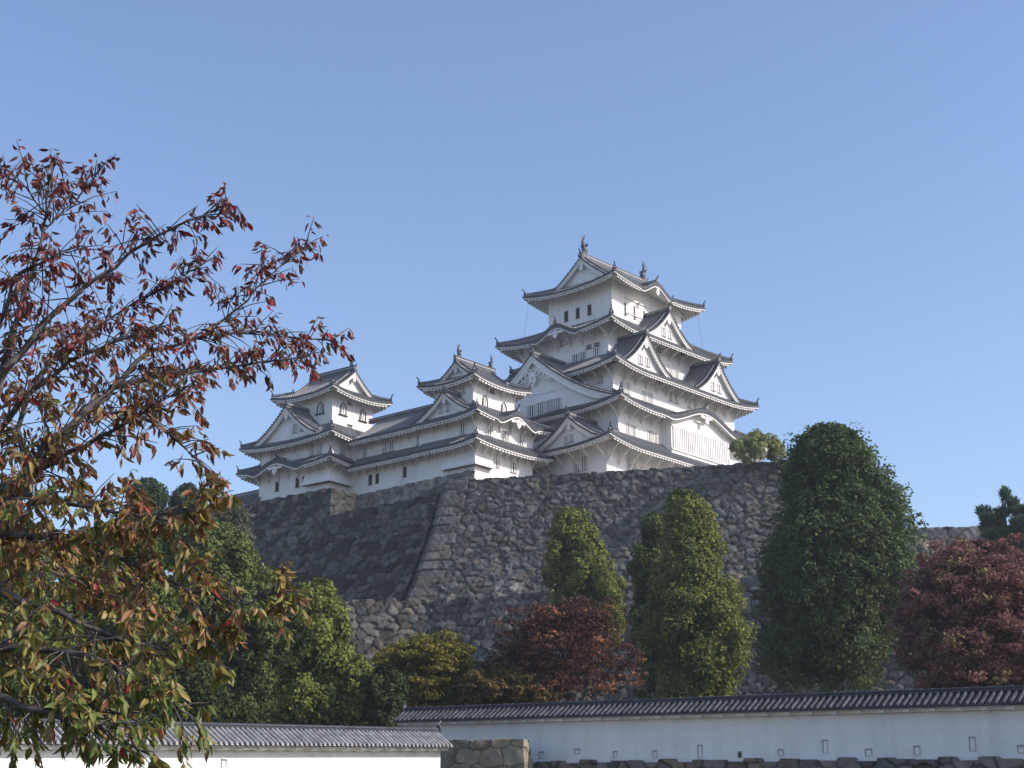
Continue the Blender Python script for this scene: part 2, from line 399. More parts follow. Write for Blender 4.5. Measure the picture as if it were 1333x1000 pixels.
def add_window(parent, W3, l, n, w_, h, bars=3, style='barred'):
    """W3 centre on the wall plane (local coords); l lateral; n outward"""
    W3 = np.array(W3, float); l = np.array([l[0], l[1], 0.]); n = np.array([n[0], n[1], 0.]); z = np.array([0, 0, 1.])
    mb = MB(); pn = MB()
    def bx(b, x0, x1, z0, z1, t0, t1, mat):
        p = [W3 + l*x + n*t + z*zz for zz in (z0, z1) for x, t in ((x0, t0), (x1, t0), (x1, t1), (x0, t1))]
        b.hexa(p, mat)
    if style == 'bell':
        k = [(-.5, -.5), (.5, -.5), (.47, .1), (.36, .3), (.17, .43), (0, .5), (-.17, .43), (-.36, .3), (-.47, .1)]
        out = [W3 + l*x*w_*1.25 + z*y*h*1.12 for x, y in k]; inn = [W3 + l*x*w_ + z*(y*h-.02) for x, y in k]
        kk = len(k)
        vs = [p + n*.10 for p in out] + [p + n*.10 for p in inn] + [p - n*.02 for p in out] + [p - n*.02 for p in inn]
        fs = []
        for i in range(kk):
            j = (i+1) % kk
            fs += [(i, j, kk+j, kk+i), (i, 2*kk+i, 2*kk+j, j), (kk+i, kk+j, 3*kk+j, 3*kk+i)]
        mb.add(vs, fs, 'wood')
        bx(mb, -w_*.85, w_*.85, -h*.56-.12, -h*.56, -.02, .16, 'wood')
        pn.add([p + n*.02 for p in inn] + [W3+n*.02], [(i, (i+1) % kk, kk) for i in range(kk)], 'plaster_eave')
        for x in (-.28, .05): bx(pn, x*w_-.03, x*w_+.03, -h*.42, h*.3, .03, .05, 'wood')
    else:
        f_ = .07
        if style != 'dark':
            bx(mb, -w_/2-f_, w_/2+f_, h/2, h/2+f_, -.02, .12, 'plaster_eave'); bx(mb, -w_/2-f_, w_/2+f_, -h/2-f_, -h/2, -.02, .12, 'loop')
            bx(mb, -w_/2-f_, -w_/2, -h/2, h/2, -.02, .07, 'plaster_eave'); bx(mb, w_/2, w_/2+f_, -h/2, h/2, -.02, .07, 'plaster_eave')
        else:
            bx(mb, -w_/2-.04, w_/2+.04, h/2, h/2+.04, -.02, .05, 'plaster_eave'); bx(mb, -w_/2-.04, w_/2+.04, -h/2-.06, -h/2, -.02, .09, 'wood')
            bx(mb, -w_/2-.04, -w_/2, -h/2, h/2, -.02, .05, 'plaster_eave'); bx(mb, w_/2, w_/2+.04, -h/2, h/2, -.02, .05, 'plaster_eave')
        if style == 'flap':
            bx(mb, -w_/2, w_/2, -.02, .04, .0, .12, 'plaster_eave')
        for i in range(bars):
            x = -w_/2 + (i+.5)*w_/bars
            bw = w_/bars*.44/2
            bx(mb, x-bw, x+bw, -h/2, h/2, .0, .055, 'plaster')
        bx(pn, -w_/2, w_/2, -h/2, h/2, -.03, .012, 'dark')
    o = mb.build('window', parent); pn.build('pane', o)
    return o

def tier(parent, out, inn, zo, zi, up, ov, zb, sides='SENW', kara={}, walls=None, br=True, drop=.8, hips=True, raft=True, wall_rect=None, brsides=None, brsp=1.97, orn=.8, cut=()):
    """a skirt roof with the storey wall below it. out/inn = (x0,x1,y0,y1)"""
    x0, x1, y0, y1 = out; a0, a1, b0, b1 = inn
    rS, rN, rW, rE = b0-y0, y1-b1, a0-x0, x1-a1
    def mk(O, du, dv, L, run, e0, e1, ka, c0=False, c1=False):
        k0, k1 = (0 if c0 else e0/run), (0 if c1 else e1/run)
        def Zf(u, v):
            t = min(max(v/run, 0), 1.0); s = .80*t + .20*t*t
            lo, hi = k0*v, L-k1*v; d = min(99 if c0 else u-lo, 99 if c1 else hi-u); Lc = min(L*.46, 6.5)
            c = max(0, 1-max(d, 0)/Lc)**2.0
            return zo + (zi-zo)*s + up*c*(1-t)**1.3
        return Side(O, du, dv, L, k0, k1, run, Zf, kara=ka, z_mid=zo)
    S = {}
    if 'S' in sides: S['S'] = mk((x0, y0), (1, 0), (0, 1), x1-x0, rS, rW, rE, kara.get('S'))
    if 'E' in sides: S['E'] = mk((x1, y0), (0, 1), (-1, 0), y1-y0, rE, rS, rN, kara.get('E'), c1='NW' in cut)
    if 'N' in sides: S['N'] = mk((x1, y1), (-1, 0), (0, -1), x1-x0, rN, rE, rW, kara.get('N'))
    if 'W' in sides: S['W'] = mk((x0, y1), (0, -1), (1, 0), y1-y0, rW, rN, rS, kara.get('W'), c0='NW' in cut)
    mt, me_, mw = MB(), MB(), MB(); rl = []
    for k, s in S.items():
        mr = MB(); side_roof(mt, s, ov); side_eave(me_, mr, s, ov, raft=raft)
        w0 = -.3 if s.k0 == 0 else ov; w1 = s.L+.3 if s.k1 == 0 else s.L-ov
        side_wall(mw, s, ov, w0, w1, zb)
        if br and (brsides is None or k in brsides): brackets(mr, s, ov, w0, w1, sp=brsp, drop=drop)
        rl.append(mr)
    roof = mt.build('roof', parent)
    me_.build('eave', roof)
    for mr in rl:
        if mr.v: mr.build('rafters', roof)
    mw.build('wall', parent)
    # hip ridges and ornaments
    corners = {'SW': ('S', 0, (-1, -1)), 'SE': ('E', 0, (1, -1)), 'NE': ('N', 0, (1, 1)), 'NW': ('W', 0, (-1, 1))}
    for nm, (k, _, d) in corners.items():
        if k not in S or nm in cut: continue
        s = S[k]; hb = MB(); fb = MB()
        pts = [s.P(s.k0*v, v, .03) for v in lin(.15, s.run, 7)]
        ridge_bar(hb, pts, .30, .36)
        finial(fb, s.P(s.k0*.12, .12, .12), d, orn)
        hb.build('hip_ridge', roof); fb.build('ridge_ornament', roof)
    for k, ka in kara.items():
        s = S[k]; uc, w_, h = ka; kb = MB()
        n_ = -s.dv; top = s.P(uc, 0)
        ridge_bar(kb, [s.P(uc, .05, .02), s.O + s.du*uc + s.dv*(s.run*.8) + np.array([0, 0, top[2]+.1])], .30, .40)
        finial(kb, s.P(uc, .05, .1), n_, .8)
        kb.build('ridge', roof)
        pb = MB(); pendant(pb, s.P(uc, .02, -.75), s.du, n_, .9); 
        for sg in (-1, 1): pb.bar(s.P(uc+sg*.2, .05, -.95), s.P(uc+sg*1.1, .05, -.75), .1, .3, 'plaster_eave')
        pb.build('gable_pendant', roof)
    return roof, S

def irimoya(parent, ex, ey, zo, zr, g0, verge, up, ov, zb, kara={}, axis='x', mid_orn=1.0, br=True, board=.5, shs=1.0, wins=True, cxy=(0, 0)):
    """hip-and-gable roof, ridge along axis; ex half length along the ridge, ey half width"""
    if axis == 'x': T = lambda a, b: (a+cxy[0], b+cxy[1]); V = lambda a, b: (a, b)
    else: T = lambda a, b: (-b+cxy[0], a+cxy[1]); V = lambda a, b: (-b, a)
    def prof(v):
        t = min(max(v/ey, 0), 1); return zo + (zr-zo)*(.62*t + .38*t*t)
    def Zs(L):
        def Zf(u, v):
            d = min(u-v, L-u-v); Lc = min(L*.46, 6.5); c = max(0, 1-max(d, 0)/Lc)**2.0
            return prof(v) + up*c*max(0, 1-v/(ey*.55))**1.3
        return Zf
    mt, me_, mr, mw = MB(), MB(), MB(), MB()
    LS, LW = 2*ex, 2*ey
    S = {}
    S['front'] = Side(T(-ex, -ey), V(1, 0), V(0, 1), LS, 1, 1, ey, Zs(LS), kara=kara.get('front'), z_mid=zo)
    S['back'] = Side(T(ex, ey), V(-1, 0), V(0, -1), LS, 1, 1, ey, Zs(LS), kara=kara.get('back'), z_mid=zo)
    S['right'] = Side(T(ex, -ey), V(0, 1), V(-1, 0), LW, 1, 1, g0+.4, Zs(LW), z_mid=zo)
    S['left'] = Side(T(-ex, ey), V(0, -1), V(1, 0), LW, 1, 1, g0+.4, Zs(LW), z_mid=zo)
    rl = []
    for k, s in S.items():
        mr = MB(); rl.append(mr)
        if k in ('front', 'back'):
            segs = [(0, g0, lambda v: v, lambda v: LS-v), (g0, ey, lambda v: g0-verge, lambda v: LS-g0+verge)]
            side_roof(mt, s, ov, segs=segs)
        else: side_roof(mt, s, ov)
        side_eave(me_, mr, s, ov); side_wall(mw, s, ov, ov, s.L-ov, zb)
        if br: brackets(mr, s, ov, ov, s.L-ov, drop=.55)
    roof = mt.build('roof', parent); me_.build('eave', roof); mw.build('wall', parent)
    for mr in rl: mr.build('rafters', roof)
    for k, d in (('front', (-1, -1)), ('right', (1, -1)), ('back', (1, 1)), ('left', (-1, 1))):
        hb, fb = MB(), MB(); s = S[k]; ridge_bar(hb, [s.P(v, v, .03) for v in lin(.15, g0, 6)], .3, .36)
        finial(fb, s.P(.12, .12, .12), V(*d), .8); hb.build('hip_ridge', roof); fb.build('ridge_ornament', roof)
        # descending ridge end ornament at the foot of the verge
    for sx in (-1, 1):
        for sy in (-1, 1):
            pts = [np.array([*T(sx*(ex-g0-.2), sy*(ey-v)), prof(v)+.04]) for v in lin(g0-.2, ey-.2, 6)]
            hb, fb = MB(), MB(); ridge_bar(hb, pts, .28, .34); finial(fb, pts[0], V(0, sy), .7); hb.build('descending_ridge', roof); fb.build('ridge_ornament', roof)
    hb = MB(); ridge_bar(hb, [np.array([*T(-(ex-g0+verge), 0), zr]), np.array([*T(ex-g0+verge, 0), zr])], .42, .75)
    hb.build('ridge', roof)
    for sx in (-1, 1):
        xg = ex-g0+verge
        pf = lambda q: prof(ey - q*(ey-g0+.25))
        g = gable(roof, T(sx*xg, 0), V(0, 1), V(sx, 0), ey-g0+.25, prof(g0-.25), zr, .2, board=board, tiles=False, prof=pf, pend=.9*mid_orn, top_orn=.9*mid_orn)
        vb = MB()
        for sy in (-1, 1):
            for i in range(int((ey-g0)/.30)):
                v = g0 + .1 + i*.30
                a = np.array([*T(sx*(xg+.08), sy*(ey-v)), prof(v)+.03]); b = np.array([*T(sx*(xg-.5), sy*(ey-v)), prof(v)+.03])
                lv = V(0, 1); rib(vb, [a, b], np.array([lv[0], lv[1], 0.]), r=.10)
        vb.build('verge_tiles', roof)
        sh = MB(); shachi(sh, (*T(sx*(xg-.45), 0), zr+.75), V(-sx, 0), shs); sh.build('fish_ornament', roof)
    for k, ka in kara.items():
        s = S[k]; uc, w_, h = ka; kb = MB(); top = s.P(uc, 0)
        ridge_bar(kb, [s.P(uc, .05, .02), s.O + s.du*uc + s.dv*2.6 + np.array([0, 0, top[2]+.1])], .3, .4); finial(kb, s.P(uc, .05, .1), -s.dv, .8); kb.build('ridge', roof)
        pb = MB(); pendant(pb, s.P(uc, .02, -.75), s.du, -s.dv, .8); pb.build('gable_pendant', roof)
    return roof, S

KC = np.array([148.44, 115.31, 0.0])
def place_windows(parent, c, th, lst, plane, axis):
    """plane: local coordinate of the wall plane. axis 'S' (y=plane), 'W' (x=plane). lst: (px,py,w,h,bars,style)"""
    ct, st = math.cos(th), math.sin(th); O = np.array([KC[0]+c[0], KC[1]+c[1], 0.])
    lx = np.array([ct, st, 0.]); ly = np.array([-st, ct, 0.])
    for it in lst:
        px_, py_, w_, h = it[:4]; bars = it[4] if len(it) > 4 else 3; style = it[5] if len(it) > 5 else 'barred'
        n = -ly if axis == 'S' else -lx; p0 = O + (ly if axis == 'S' else lx)*plane
        q = onpl(px_, py_, p0, n) - O; L = (np.dot(q, lx), np.dot(q, ly), q[2])
        add_window(parent, L, (1, 0) if axis == 'S' else (0, 1), (0, -1) if axis == 'S' else (-1, 0), w_, h, bars, style)

# ================================================================== THE MAIN KEEP
keep = empty('castle_keep', KC)
tag(keep, 'tallest white castle keep with five stacked grey tiled roofs, on the right', 'castle keep')
# storey walls / roofs, from the ground up
rf1, S1 = tier(keep, (-19.3, 17.6, -14.0, 14.0), (-13.95, 13.95, -10.95, 10.95), 45.0, 47.2, .72, 2.45, 36, drop=1.35, orn=.85)
rf2, S2 = tier(keep, (-16.15, 16.15, -13.15, 13.15), (-11.95, 11.95, -8.8, 8.8), 50.15, 52.7, .75, 2.2, 45.8,
               kara={'S': (16.15-.2, 7.6, 2.0)}, orn=.85)
rf3, S3 = tier(keep, (-14.17, 14.17, -10.98, 10.98), (-9.8, 9.8, -6.5, 6.5), 55.4, 58.1, .75, 2.2, 51.5, orn=.85)
rf4, S4 = tier(keep, (-12.08, 12.08, -8.82, 8.82), (-6.9, 6.9, -4.9, 4.9), 61.1, 63.9, .75, 2.28, 57, kara={'W': (8.82+.5, 3.6, 1.35)}, orn=.85)
rf5, S5 = irimoya(keep, 9.08, 7.08, 67.75, 72.5, 2.95, .55, .75, 2.18, 62.8, kara={'front': (9.08-.8, 3.3, 1.35)}, br=False, shs=1.25)
# big hip gable on the west side of the second roof, small one below it
gable(rf2, (-15.75, 0), (0, 1), (-1, 0), 11.9, 51.0, 58.0, 6.5, wins=0, board=.85, ornate=True, top_orn=1.0)
gable(rf1, (-18.95, -7.9), (0, 1), (-1, 0), 5.2, 45.35, 48.55, 5.0, board=.5, pend=.8, top_orn=.9)
# south gables
gable(rf3, (-8.0, -10.75), (1, 0), (0, -1), 4.6, 55.75, 60.0, 4.5, board=.5, pend=.9, top_orn=.9)
gable(rf3, (6.3, -10.75), (1, 0), (0, -1), 4.6, 55.75, 60.0, 4.5, board=.5, pend=.9, top_orn=.9)
gable(rf4, (-.4, -8.55), (1, 0), (0, -1), 4.7, 61.45, 65.3, 4.0, board=.5, pend=.9, top_orn=.9)
# north twins, seen edge-on at the left
gable(rf3, (-7.2, 10.75), (-1, 0), (0, 1), 4.6, 55.75, 59.8, 4.5, board=.5, pend=.9, top_orn=.9)
gable(rf3, (7.2, 10.75), (-1, 0), (0, 1), 4.6, 55.75, 59.8, 4.5, board=.5, pend=.9, top_orn=.9)
# latticed bay under the curved gable
bm_ = MB(); bx0, bx1, by = -6.05, 5.4, -12.3
Sk = S2['S']
rows_t = [];
for u in lin(bx0, bx1, 26): rows_t.append(np.array([u, by, Sk.Z(u+16.15, .85)-.38]))
rows_b = [np.array([p[0], by, 46.2]) for p in rows_t]
bm_.grid([rows_b, rows_t], 'plaster')
bm_.quad((bx0, by, 46.2), (bx0, -10.9, 46.2), (bx0, -10.9, 50.75), (bx0, by, rows_t[0][2]+.12), 'plaster')
bm_.quad((bx1, by, 46.2), (bx1, -10.9, 46.2), (bx1, -10.9, 50.2), (bx1, by, 49.7), 'plaster')
bm_.box(((bx0+bx1)/2, by-.08, 46.55), bx1-bx0, .12, .22, 'plaster_eave')
bm_.box(((bx0+bx1)/2, by-.05, 49.3), bx1-bx0, .10, .14, 'plaster_eave')
for i in range(31):
    x = bx0 + .35 + i*(bx1-bx0-.7)/30
    ht = min(49.3, Sk.Z(x+16.15, .85)-.5) - 46.77
    bm_.box((x, by-.09, 46.77), .17, .14, ht, 'plaster')
bay = bm_.build('lattice_bay', keep)
bp = MB(); bp.quad((bx0+.3, by-.006, 46.8), (bx1-.3, by-.006, 46.8), (bx1-.3, by-.006, 49.28), (bx0+.3, by-.006, 49.28), 'mortar'); bp.build('pane', bay)
kc = (0, 0)
place_windows(keep, kc, 0, [(813.6, 402.4, .3, 1.6, 0, 'dark'), (825.7, 407.3, .3, 1.6, 0, 'dark'), (838.2, 412.8, .3, 1.6, 0, 'dark'), (850, 418, .3, 1.6, 0, 'dark')], -4.9, 'S')
sh_ = MB()
for px_, py_ in ((819.5, 404.6), (831.8, 410), (844.3, 415.3)):
    q = onpl(px_, py_, KC + np.array([0, -4.9, 0]), (0, -1, 0)) - KC; sh_.box((q[0], -4.93, q[2]-.8), .95, .07, 1.6, 'plaster'); 
q = onpl(831, 396.6, KC + np.array([0, -4.9, 0]), (0, -1, 0)) - KC
sh_.box((q[0], -4.98, q[2]+.05), 5.4, .16, .12, 'plaster_eave'); sh_.box((q[0], -4.98, q[2]-1.75), 5.4, .16, .12, 'plaster_eave')
sh_.build('shutter', keep)
place_windows(keep, kc, 0, [(737.3, 412, .62, 1.3, 0, 'dark'), (752.3, 407.7, .62, 1.3, 0, 'dark'), (767.5, 403.4, .62, 1.3, 0, 'dark')], -6.9, 'W')
place_windows(keep, kc, 0, [(749.5, 468, .95, 1.1), (759, 464.8, .95, 1.1), (776.7, 460, .8, 1.3), (767, 451.8, .8, .45, 0, 'flap'), (777, 449, .8, .45, 0, 'flap'), (740.7, 443.5, .8, .8), (731, 447, .8, .8)], -9.8, 'W')
place_windows(keep, kc, 0, [(873.6, 487, .75, 1.25), (881.2, 490, .75, 1.25), (858, 456, 1.3, .6, 3), (853.8, 467.3, .7, .4, 0, 'flap')], -6.54, 'S')
place_windows(keep, kc, 0, [(781.5, 493.5, .8, .9)], -11.97, 'W')
place_windows(keep, kc, 0, [(810, 502.3, .6, 1.3, 2), (817, 505.5, .7, 1.3, 2), (838.5, 517.5, .75, 1.4), (846.5, 520.3, .75, 1.4), (872.7, 517, .7, 1.0), (880, 519.6, .7, 1.0), (897, 527, .6, .8), (905, 530, .6, .8)], -8.78, 'S')
place_windows(keep, kc, 0, [(817.4, 560.7, .55, 1.6, 2), (824.6, 563.2, .75, 1.5), (846, 570, .8, 1.5), (853.6, 572.6, .7, 1.4)], -10.95, 'S')
place_windows(keep, kc, 0, [(751.5, 606, .95, 1.5), (760.3, 603.6, .95, 1.5)], -16.85, 'W')
place_windows(keep, kc, 0, [(818, 605, .6, 1.4), (825.4, 607.6, .7, 1.2)], -11.55, 'S')
place_windows(keep, kc, 0, [(692, 536, 1.05, 1.35, 3), (704, 532.3, 1.15, 1.4, 4), (716.3, 528.8, 1.15, 1.35, 4), (726.6, 526, .95, 1.25, 3)], -15.13, 'W')
place_windows(keep, kc, 0, [(737.5, 573, .5, .8, 2), (744.5, 570.5, .5, .8, 2)], -18.33, 'W')
for ux, zc in ((-8.0, 56.9), (6.3, 56.9), (-.4, 62.6)):
    yy = -10.13 if zc < 60 else -7.93
    for d in (-.55, .75): add_window(keep, (ux+d, yy, zc), (1, 0), (0, -1), .7, 1.0, 2)
lw = MB()   # trim line on the big gable
for (a, b) in (((-15.16, 9.6, 53.25), (-15.16, -7.5, 53.25)),): lw.bar(a, b, .06, .10, 'plaster_eave')
lw.build('trim', keep)
wr = MB()
for x, y in ((-8.6, 6.6), (8.4, -6.3)):
    wr.tube([(x, y, 68.1), (x*1.04, y*1.06, 64), (x*1.10, y*1.16, 58.3)], .018, 4, 'wire')
wr.build('lightning_wire', keep)

# ================================================================== SMALL KEEP IN THE MIDDLE
NC = (-25.0, .17); NT = .028
nk = empty('castle_turret', (KC[0]+NC[0], KC[1]+NC[1], 0), NT)
tag(nk, 'small white three roofed turret between the corridor and the tall keep', 'castle turret')
r1, _ = tier(nk, (-6.38, 6.38, -5.89, 3.4), (-4.75, 4.75, -4.35, 3.4), 43.95, 45.15, .42, 1.65, 38.5, br=True, brsp=1.25, drop=.55, orn=.65, sides='SEW', cut=('NW', 'NE'))
r2, T2 = tier(nk, (-6.3, 6.3, -5.89, 3.4), (-3.3, 3.3, -2.75, 3.4), 46.95, 49.0, .48, 1.55, 44.6, kara={'S': (6.3+.4, 3.4, 1.2)}, brsp=1.9, drop=.6, orn=.65, sides='SEW', cut=('NW', 'NE'))
r3, _ = irimoya(nk, 4.74, 4.14, 51.45, 54.2, 1.95, .5, .5, 1.35, 48.3, mid_orn=.7, shs=.75, board=.35)
gable(r2, (-6.1, -.9), (0, 1), (-1, 0), 4.5, 47.15, 50.0, 2.9, board=.4, pend=.65, top_orn=.7)
place_windows(nk, NC, NT, [(602.8, 507, .6, .75)], -3.39, 'W')
place_windows(nk, NC, NT, [(631, 522.8, .75, 1.25, 0, 'bell'), (655.5, 531.5, .75, 1.25, 0, 'bell'), (640, 509.5, .8, .45, 0, 'flap')], -2.79, 'S')
place_windows(nk, NC, NT, [(602.4, 559, .75, 1.2)], -4.75, 'W')
place_windows(nk, NC, NT, [(637, 561, .85, 1.15), (658.5, 568, .85, 1.2), (678.4, 574.3, .85, 1.2)], -4.34, 'S')
place_windows(nk, NC, NT, [(646.3, 602.3, .75, 1.0, 2), (668, 609, .85, 1.1, 2)], -4.24, 'S')
place_windows(nk, NC, NT, [(574.5, 533, .4, .75, 2), (582.7, 530.8, .4, .75, 2)], -5.48, 'W')
def chute(parent, x0, y0, dx, dy, z0, z1, out=.75):
    """stone-dropping chute: corner wall flaring outwards to an open slit"""
    mb = MB(); X = x0; Y = y0
    # west wing (along +y), south wing (along +x)
    A = [(X, Y+dy, z1), (X, Y, z1), (X+dx, Y, z1)]; B = [(X-out, Y+dy, z0), (X-out, Y-out, z0), (X+dx, Y-out, z0)]
    mb.grid([B, A], 'plaster')
    for a, b, c in ((A[0], B[0], (X, Y+dy, z0)), (A[2], B[2], (X+dx, Y, z0))): mb.add([a, b, c], [(0, 1, 2)], 'plaster')
    mb.bar((X-out, Y+dy, z0), (X-out, Y-out, z0), .12, .16, 'plaster_eave'); mb.bar((X-out, Y-out, z0), (X+dx, Y-out, z0), .12, .16, 'plaster_eave')
    o = mb.build('stone_drop_chute', parent)
    s = MB(); s.quad((X-out+.05, Y+dy, z0-.02), (X-out+.05, Y-out+.05, z0-.02), (X, Y-.0, z0-.02), (X, Y+dy, z0-.02), 'dark')
    s.quad((X-out+.05, Y-out+.05, z0-.02), (X+dx, Y-out+.05, z0-.02), (X+dx, Y, z0-.02), (X, Y, z0-.02), 'dark'); s.build('slit', o)
chute(nk, -4.73, -4.24, 2.6, 4.3, 41.75, 43.2, .6)

# ================================================================== SMALL KEEP ON THE LEFT
IC = (-27.64, 20.47); IT = .067
ik = empty('castle_turret', (KC[0]+IC[0], KC[1]+IC[1], 0), IT)
tag(ik, 'white three roofed turret at the far left end, with bell shaped windows', 'castle turret')
q1, _ = tier(ik, (-7.5, 7.5, -7.39, 7.39), (-5.45, 5.45, -5.4, 5.4), 44.35, 45.7, .5, 1.85, 38.5, kara={'W': (7.39-1.2, 4.3, 1.15)}, brsp=1.5, drop=.6, orn=.7)
q2, _ = tier(ik, (-7.3, 7.3, -7.3, 7.3), (-3.3, 3.3, -3.3, 3.3), 47.3, 49.9, .5, 1.65, 45.0, brsp=1.9, drop=.6, orn=.7)
q3, _ = irimoya(ik, 4.99, 4.95, 53.35, 56.8, 1.85, .5, .55, 1.6, 49.2, mid_orn=.75, shs=.7, br=False, axis='y', board=.4)
gable(q2, (-7.05, .35), (0, 1), (-1, 0), 5.3, 47.75, 51.7, 3.8, board=.5, pend=.8, top_orn=.75)
place_windows(ik, IC, IT, [(417.4, 531, .85, 1.25, 0, 'bell')], -3.35, 'W')
place_windows(ik, IC, IT, [(446.4, 532.2, .85, 1.3, 0, 'bell'), (472, 540.5, .85, 1.3, 0, 'bell'), (454.6, 525, .6, .35, 0, 'flap'), (455, 556.5, .8, .6, 0, 'flap')], -3.39, 'S')
place_windows(ik, IC, IT, [(406.4, 586.6, .8, 1.15), (416, 585, .8, 1.15), (362.4, 592.6, .7, .7)], -5.65, 'W')
place_windows(ik, IC, IT, [(445, 585.6, .85, 1.1)], -5.65, 'S')
place_windows(ik, IC, IT, [(361, 633.4, .6, 1.1, 0, 'dark'), (387.4, 628, .6, 1.1, 0, 'dark'), (396, 626.4, .6, 1.1, 0, 'dark')], -5.65, 'W')
place_windows(ik, IC, IT, [(384, 558.3, .6, .9, 2), (393.8, 555.8, .6, .9, 2)], -6.43, 'W')
chute(ik, -5.65, -5.54, 3.0, 3.6, 42.3, 44.0, .7)

# ================================================================== CORRIDOR BETWEEN THE TWO TURRETS
cr = empty('corridor_building', (KC[0]-26.3, KC[1]+9.5, 0), NT)
tag(cr, 'long low white two storey corridor joining the left and middle turrets', 'building')
def straight(parent, xo, xi, y0, y1, zo, zi, ov, zb, br=1.97, drop=.6, east=False):
    L = y1-y0; run = abs(xi-xo)
    Zf = lambda u, v: zo + (zi-zo)*(.7*min(v/run, 1) + .3*min(v/run, 1)**2)
    s = Side((xo, y1), (0, -1), (1, 0), L, 0, 0, run, Zf, z_mid=zo) if not east else Side((xo, y0), (0, 1), (-1, 0), L, 0, 0, run, Zf, z_mid=zo)
    a, b, c, d = MB(), MB(), MB(), MB()
    side_roof(a, s, ov); side_eave(b, c, s, ov); side_wall(d, s, ov, -1.5, L+.3, zb); brackets(c, s, ov, .3, L-.3, sp=br, drop=drop)
    r_ = a.build('roof', parent); b.build('eave', r_); c.build('rafters', r_); d.build('wall', parent)
    return r_
Y0, Y1 = -6.1, 4.2
cw = -4.95     # eave x (local)
ra = straight(cr, cw+.03, .1, Y0, Y1, 47.0, 50.45, 1.55, 44.4)
straight(cr, 5.1, .1, Y0, Y1, 47.0, 50.45, 1.55, 38, east=True)
rb_ = MB(); ridge_bar(rb_, [(.1, Y0, 50.4), (.1, Y1+1.6, 50.4)], .4, .55); rb_.build('ridge', ra)
straight(cr, cw-.05, cw+1.6, Y0, Y1, 44.02, 45.2, 1.62, 38.5, br=1.3, drop=.5)
cc = (-26.3, 9.5)
place_windows(cr, cc, NT, [(475.3, 589.5, .75, 1.15), (501, 583, .75, 1.15), (510, 581, .75, 1.15), (546, 573, .75, 1.15), (573.4, 566, .75, 1.2), (583.5, 564, .75, 1.2)], cw+1.58, 'W')
place_windows(cr, cc, NT, [(482.3, 624.7, .55, 1.1, 0, 'dark'), (491.3, 622.7, .55, 1.1, 0, 'dark'), (527.2, 614.5, .55, 1.1, 0, 'dark'), (554.5, 608, .55, 1.1, 2), (564, 606.3, .55, 1.1, 2)], cw+1.57, 'W')

# ================================================================== STONE WALLS
def vor(a, b, sx, sy, rng_seed, jit=1.0):
    """nearest two sites of a jittered grid, per sample; returns id, border distance, site coords"""
    def h(i, j, k): 
        x = np.sin(i*127.1 + j*311.7 + k*74.7 + rng_seed*13.37)*43758.5453; return x - np.floor(x)
    gi = np.floor(a/sx).astype(int); gj = np.floor(b/sy).astype(int)
    d1 = np.full(a.shape, 1e9); X1 = np.zeros(a.shape); Y1 = np.zeros(a.shape); ID = np.zeros(a.shape)
    cand = []
    for di in (-2, -1, 0, 1, 2):
        for dj in (-2, -1, 0, 1, 2):
            i, j = gi+di, gj+dj
            off = (j % 2)*.5
            X = (i + off + .5 + .76*jit*(h(i, j, 1)-.5))*sx; Y = (j + .5 + .64*jit*(h(i, j, 2)-.5))*sy
            th = (h(i, j, 3)-.5)*1.5*jit; el = 1 + (h(i, j, 4)-.5)*.75*jit; sz = 1 + (h(i, j, 6)-.5)*.55*jit
            dx = (a-X)/sx; dy = (b-Y)/sy; c_, s_ = np.cos(th), np.sin(th)
            d = np.sqrt(((dx*c_+dy*s_)*el)**2 + ((-dx*s_+dy*c_)/el)**2)*sz
            cand.append((d, X, Y))
            m = d < d1; d1 = np.where(m, d, d1); X1 = np.where(m, X, X1); Y1 = np.where(m, Y, Y1); ID = np.where(m, h(i, j, 5), ID)
    bd = np.full(a.shape, 1e9)
    for d, X, Y in cand:
        other = (np.abs(X-X1) + np.abs(Y-Y1)) > 1e-6
        bd = np.where(other, np.minimum(bd, (d-d1)*math.sqrt(sx*sy)*.5), bd)
    return ID, np.maximum(bd, 0), X1, Y1
def snoise(x, y, s):
    return np.sin(x*1.3+s)*np.cos(y*1.7-s*2) + .5*np.sin(x*3.1-y*2.3+s*3) + .3*np.cos(x*5.3+y*6.1+s)
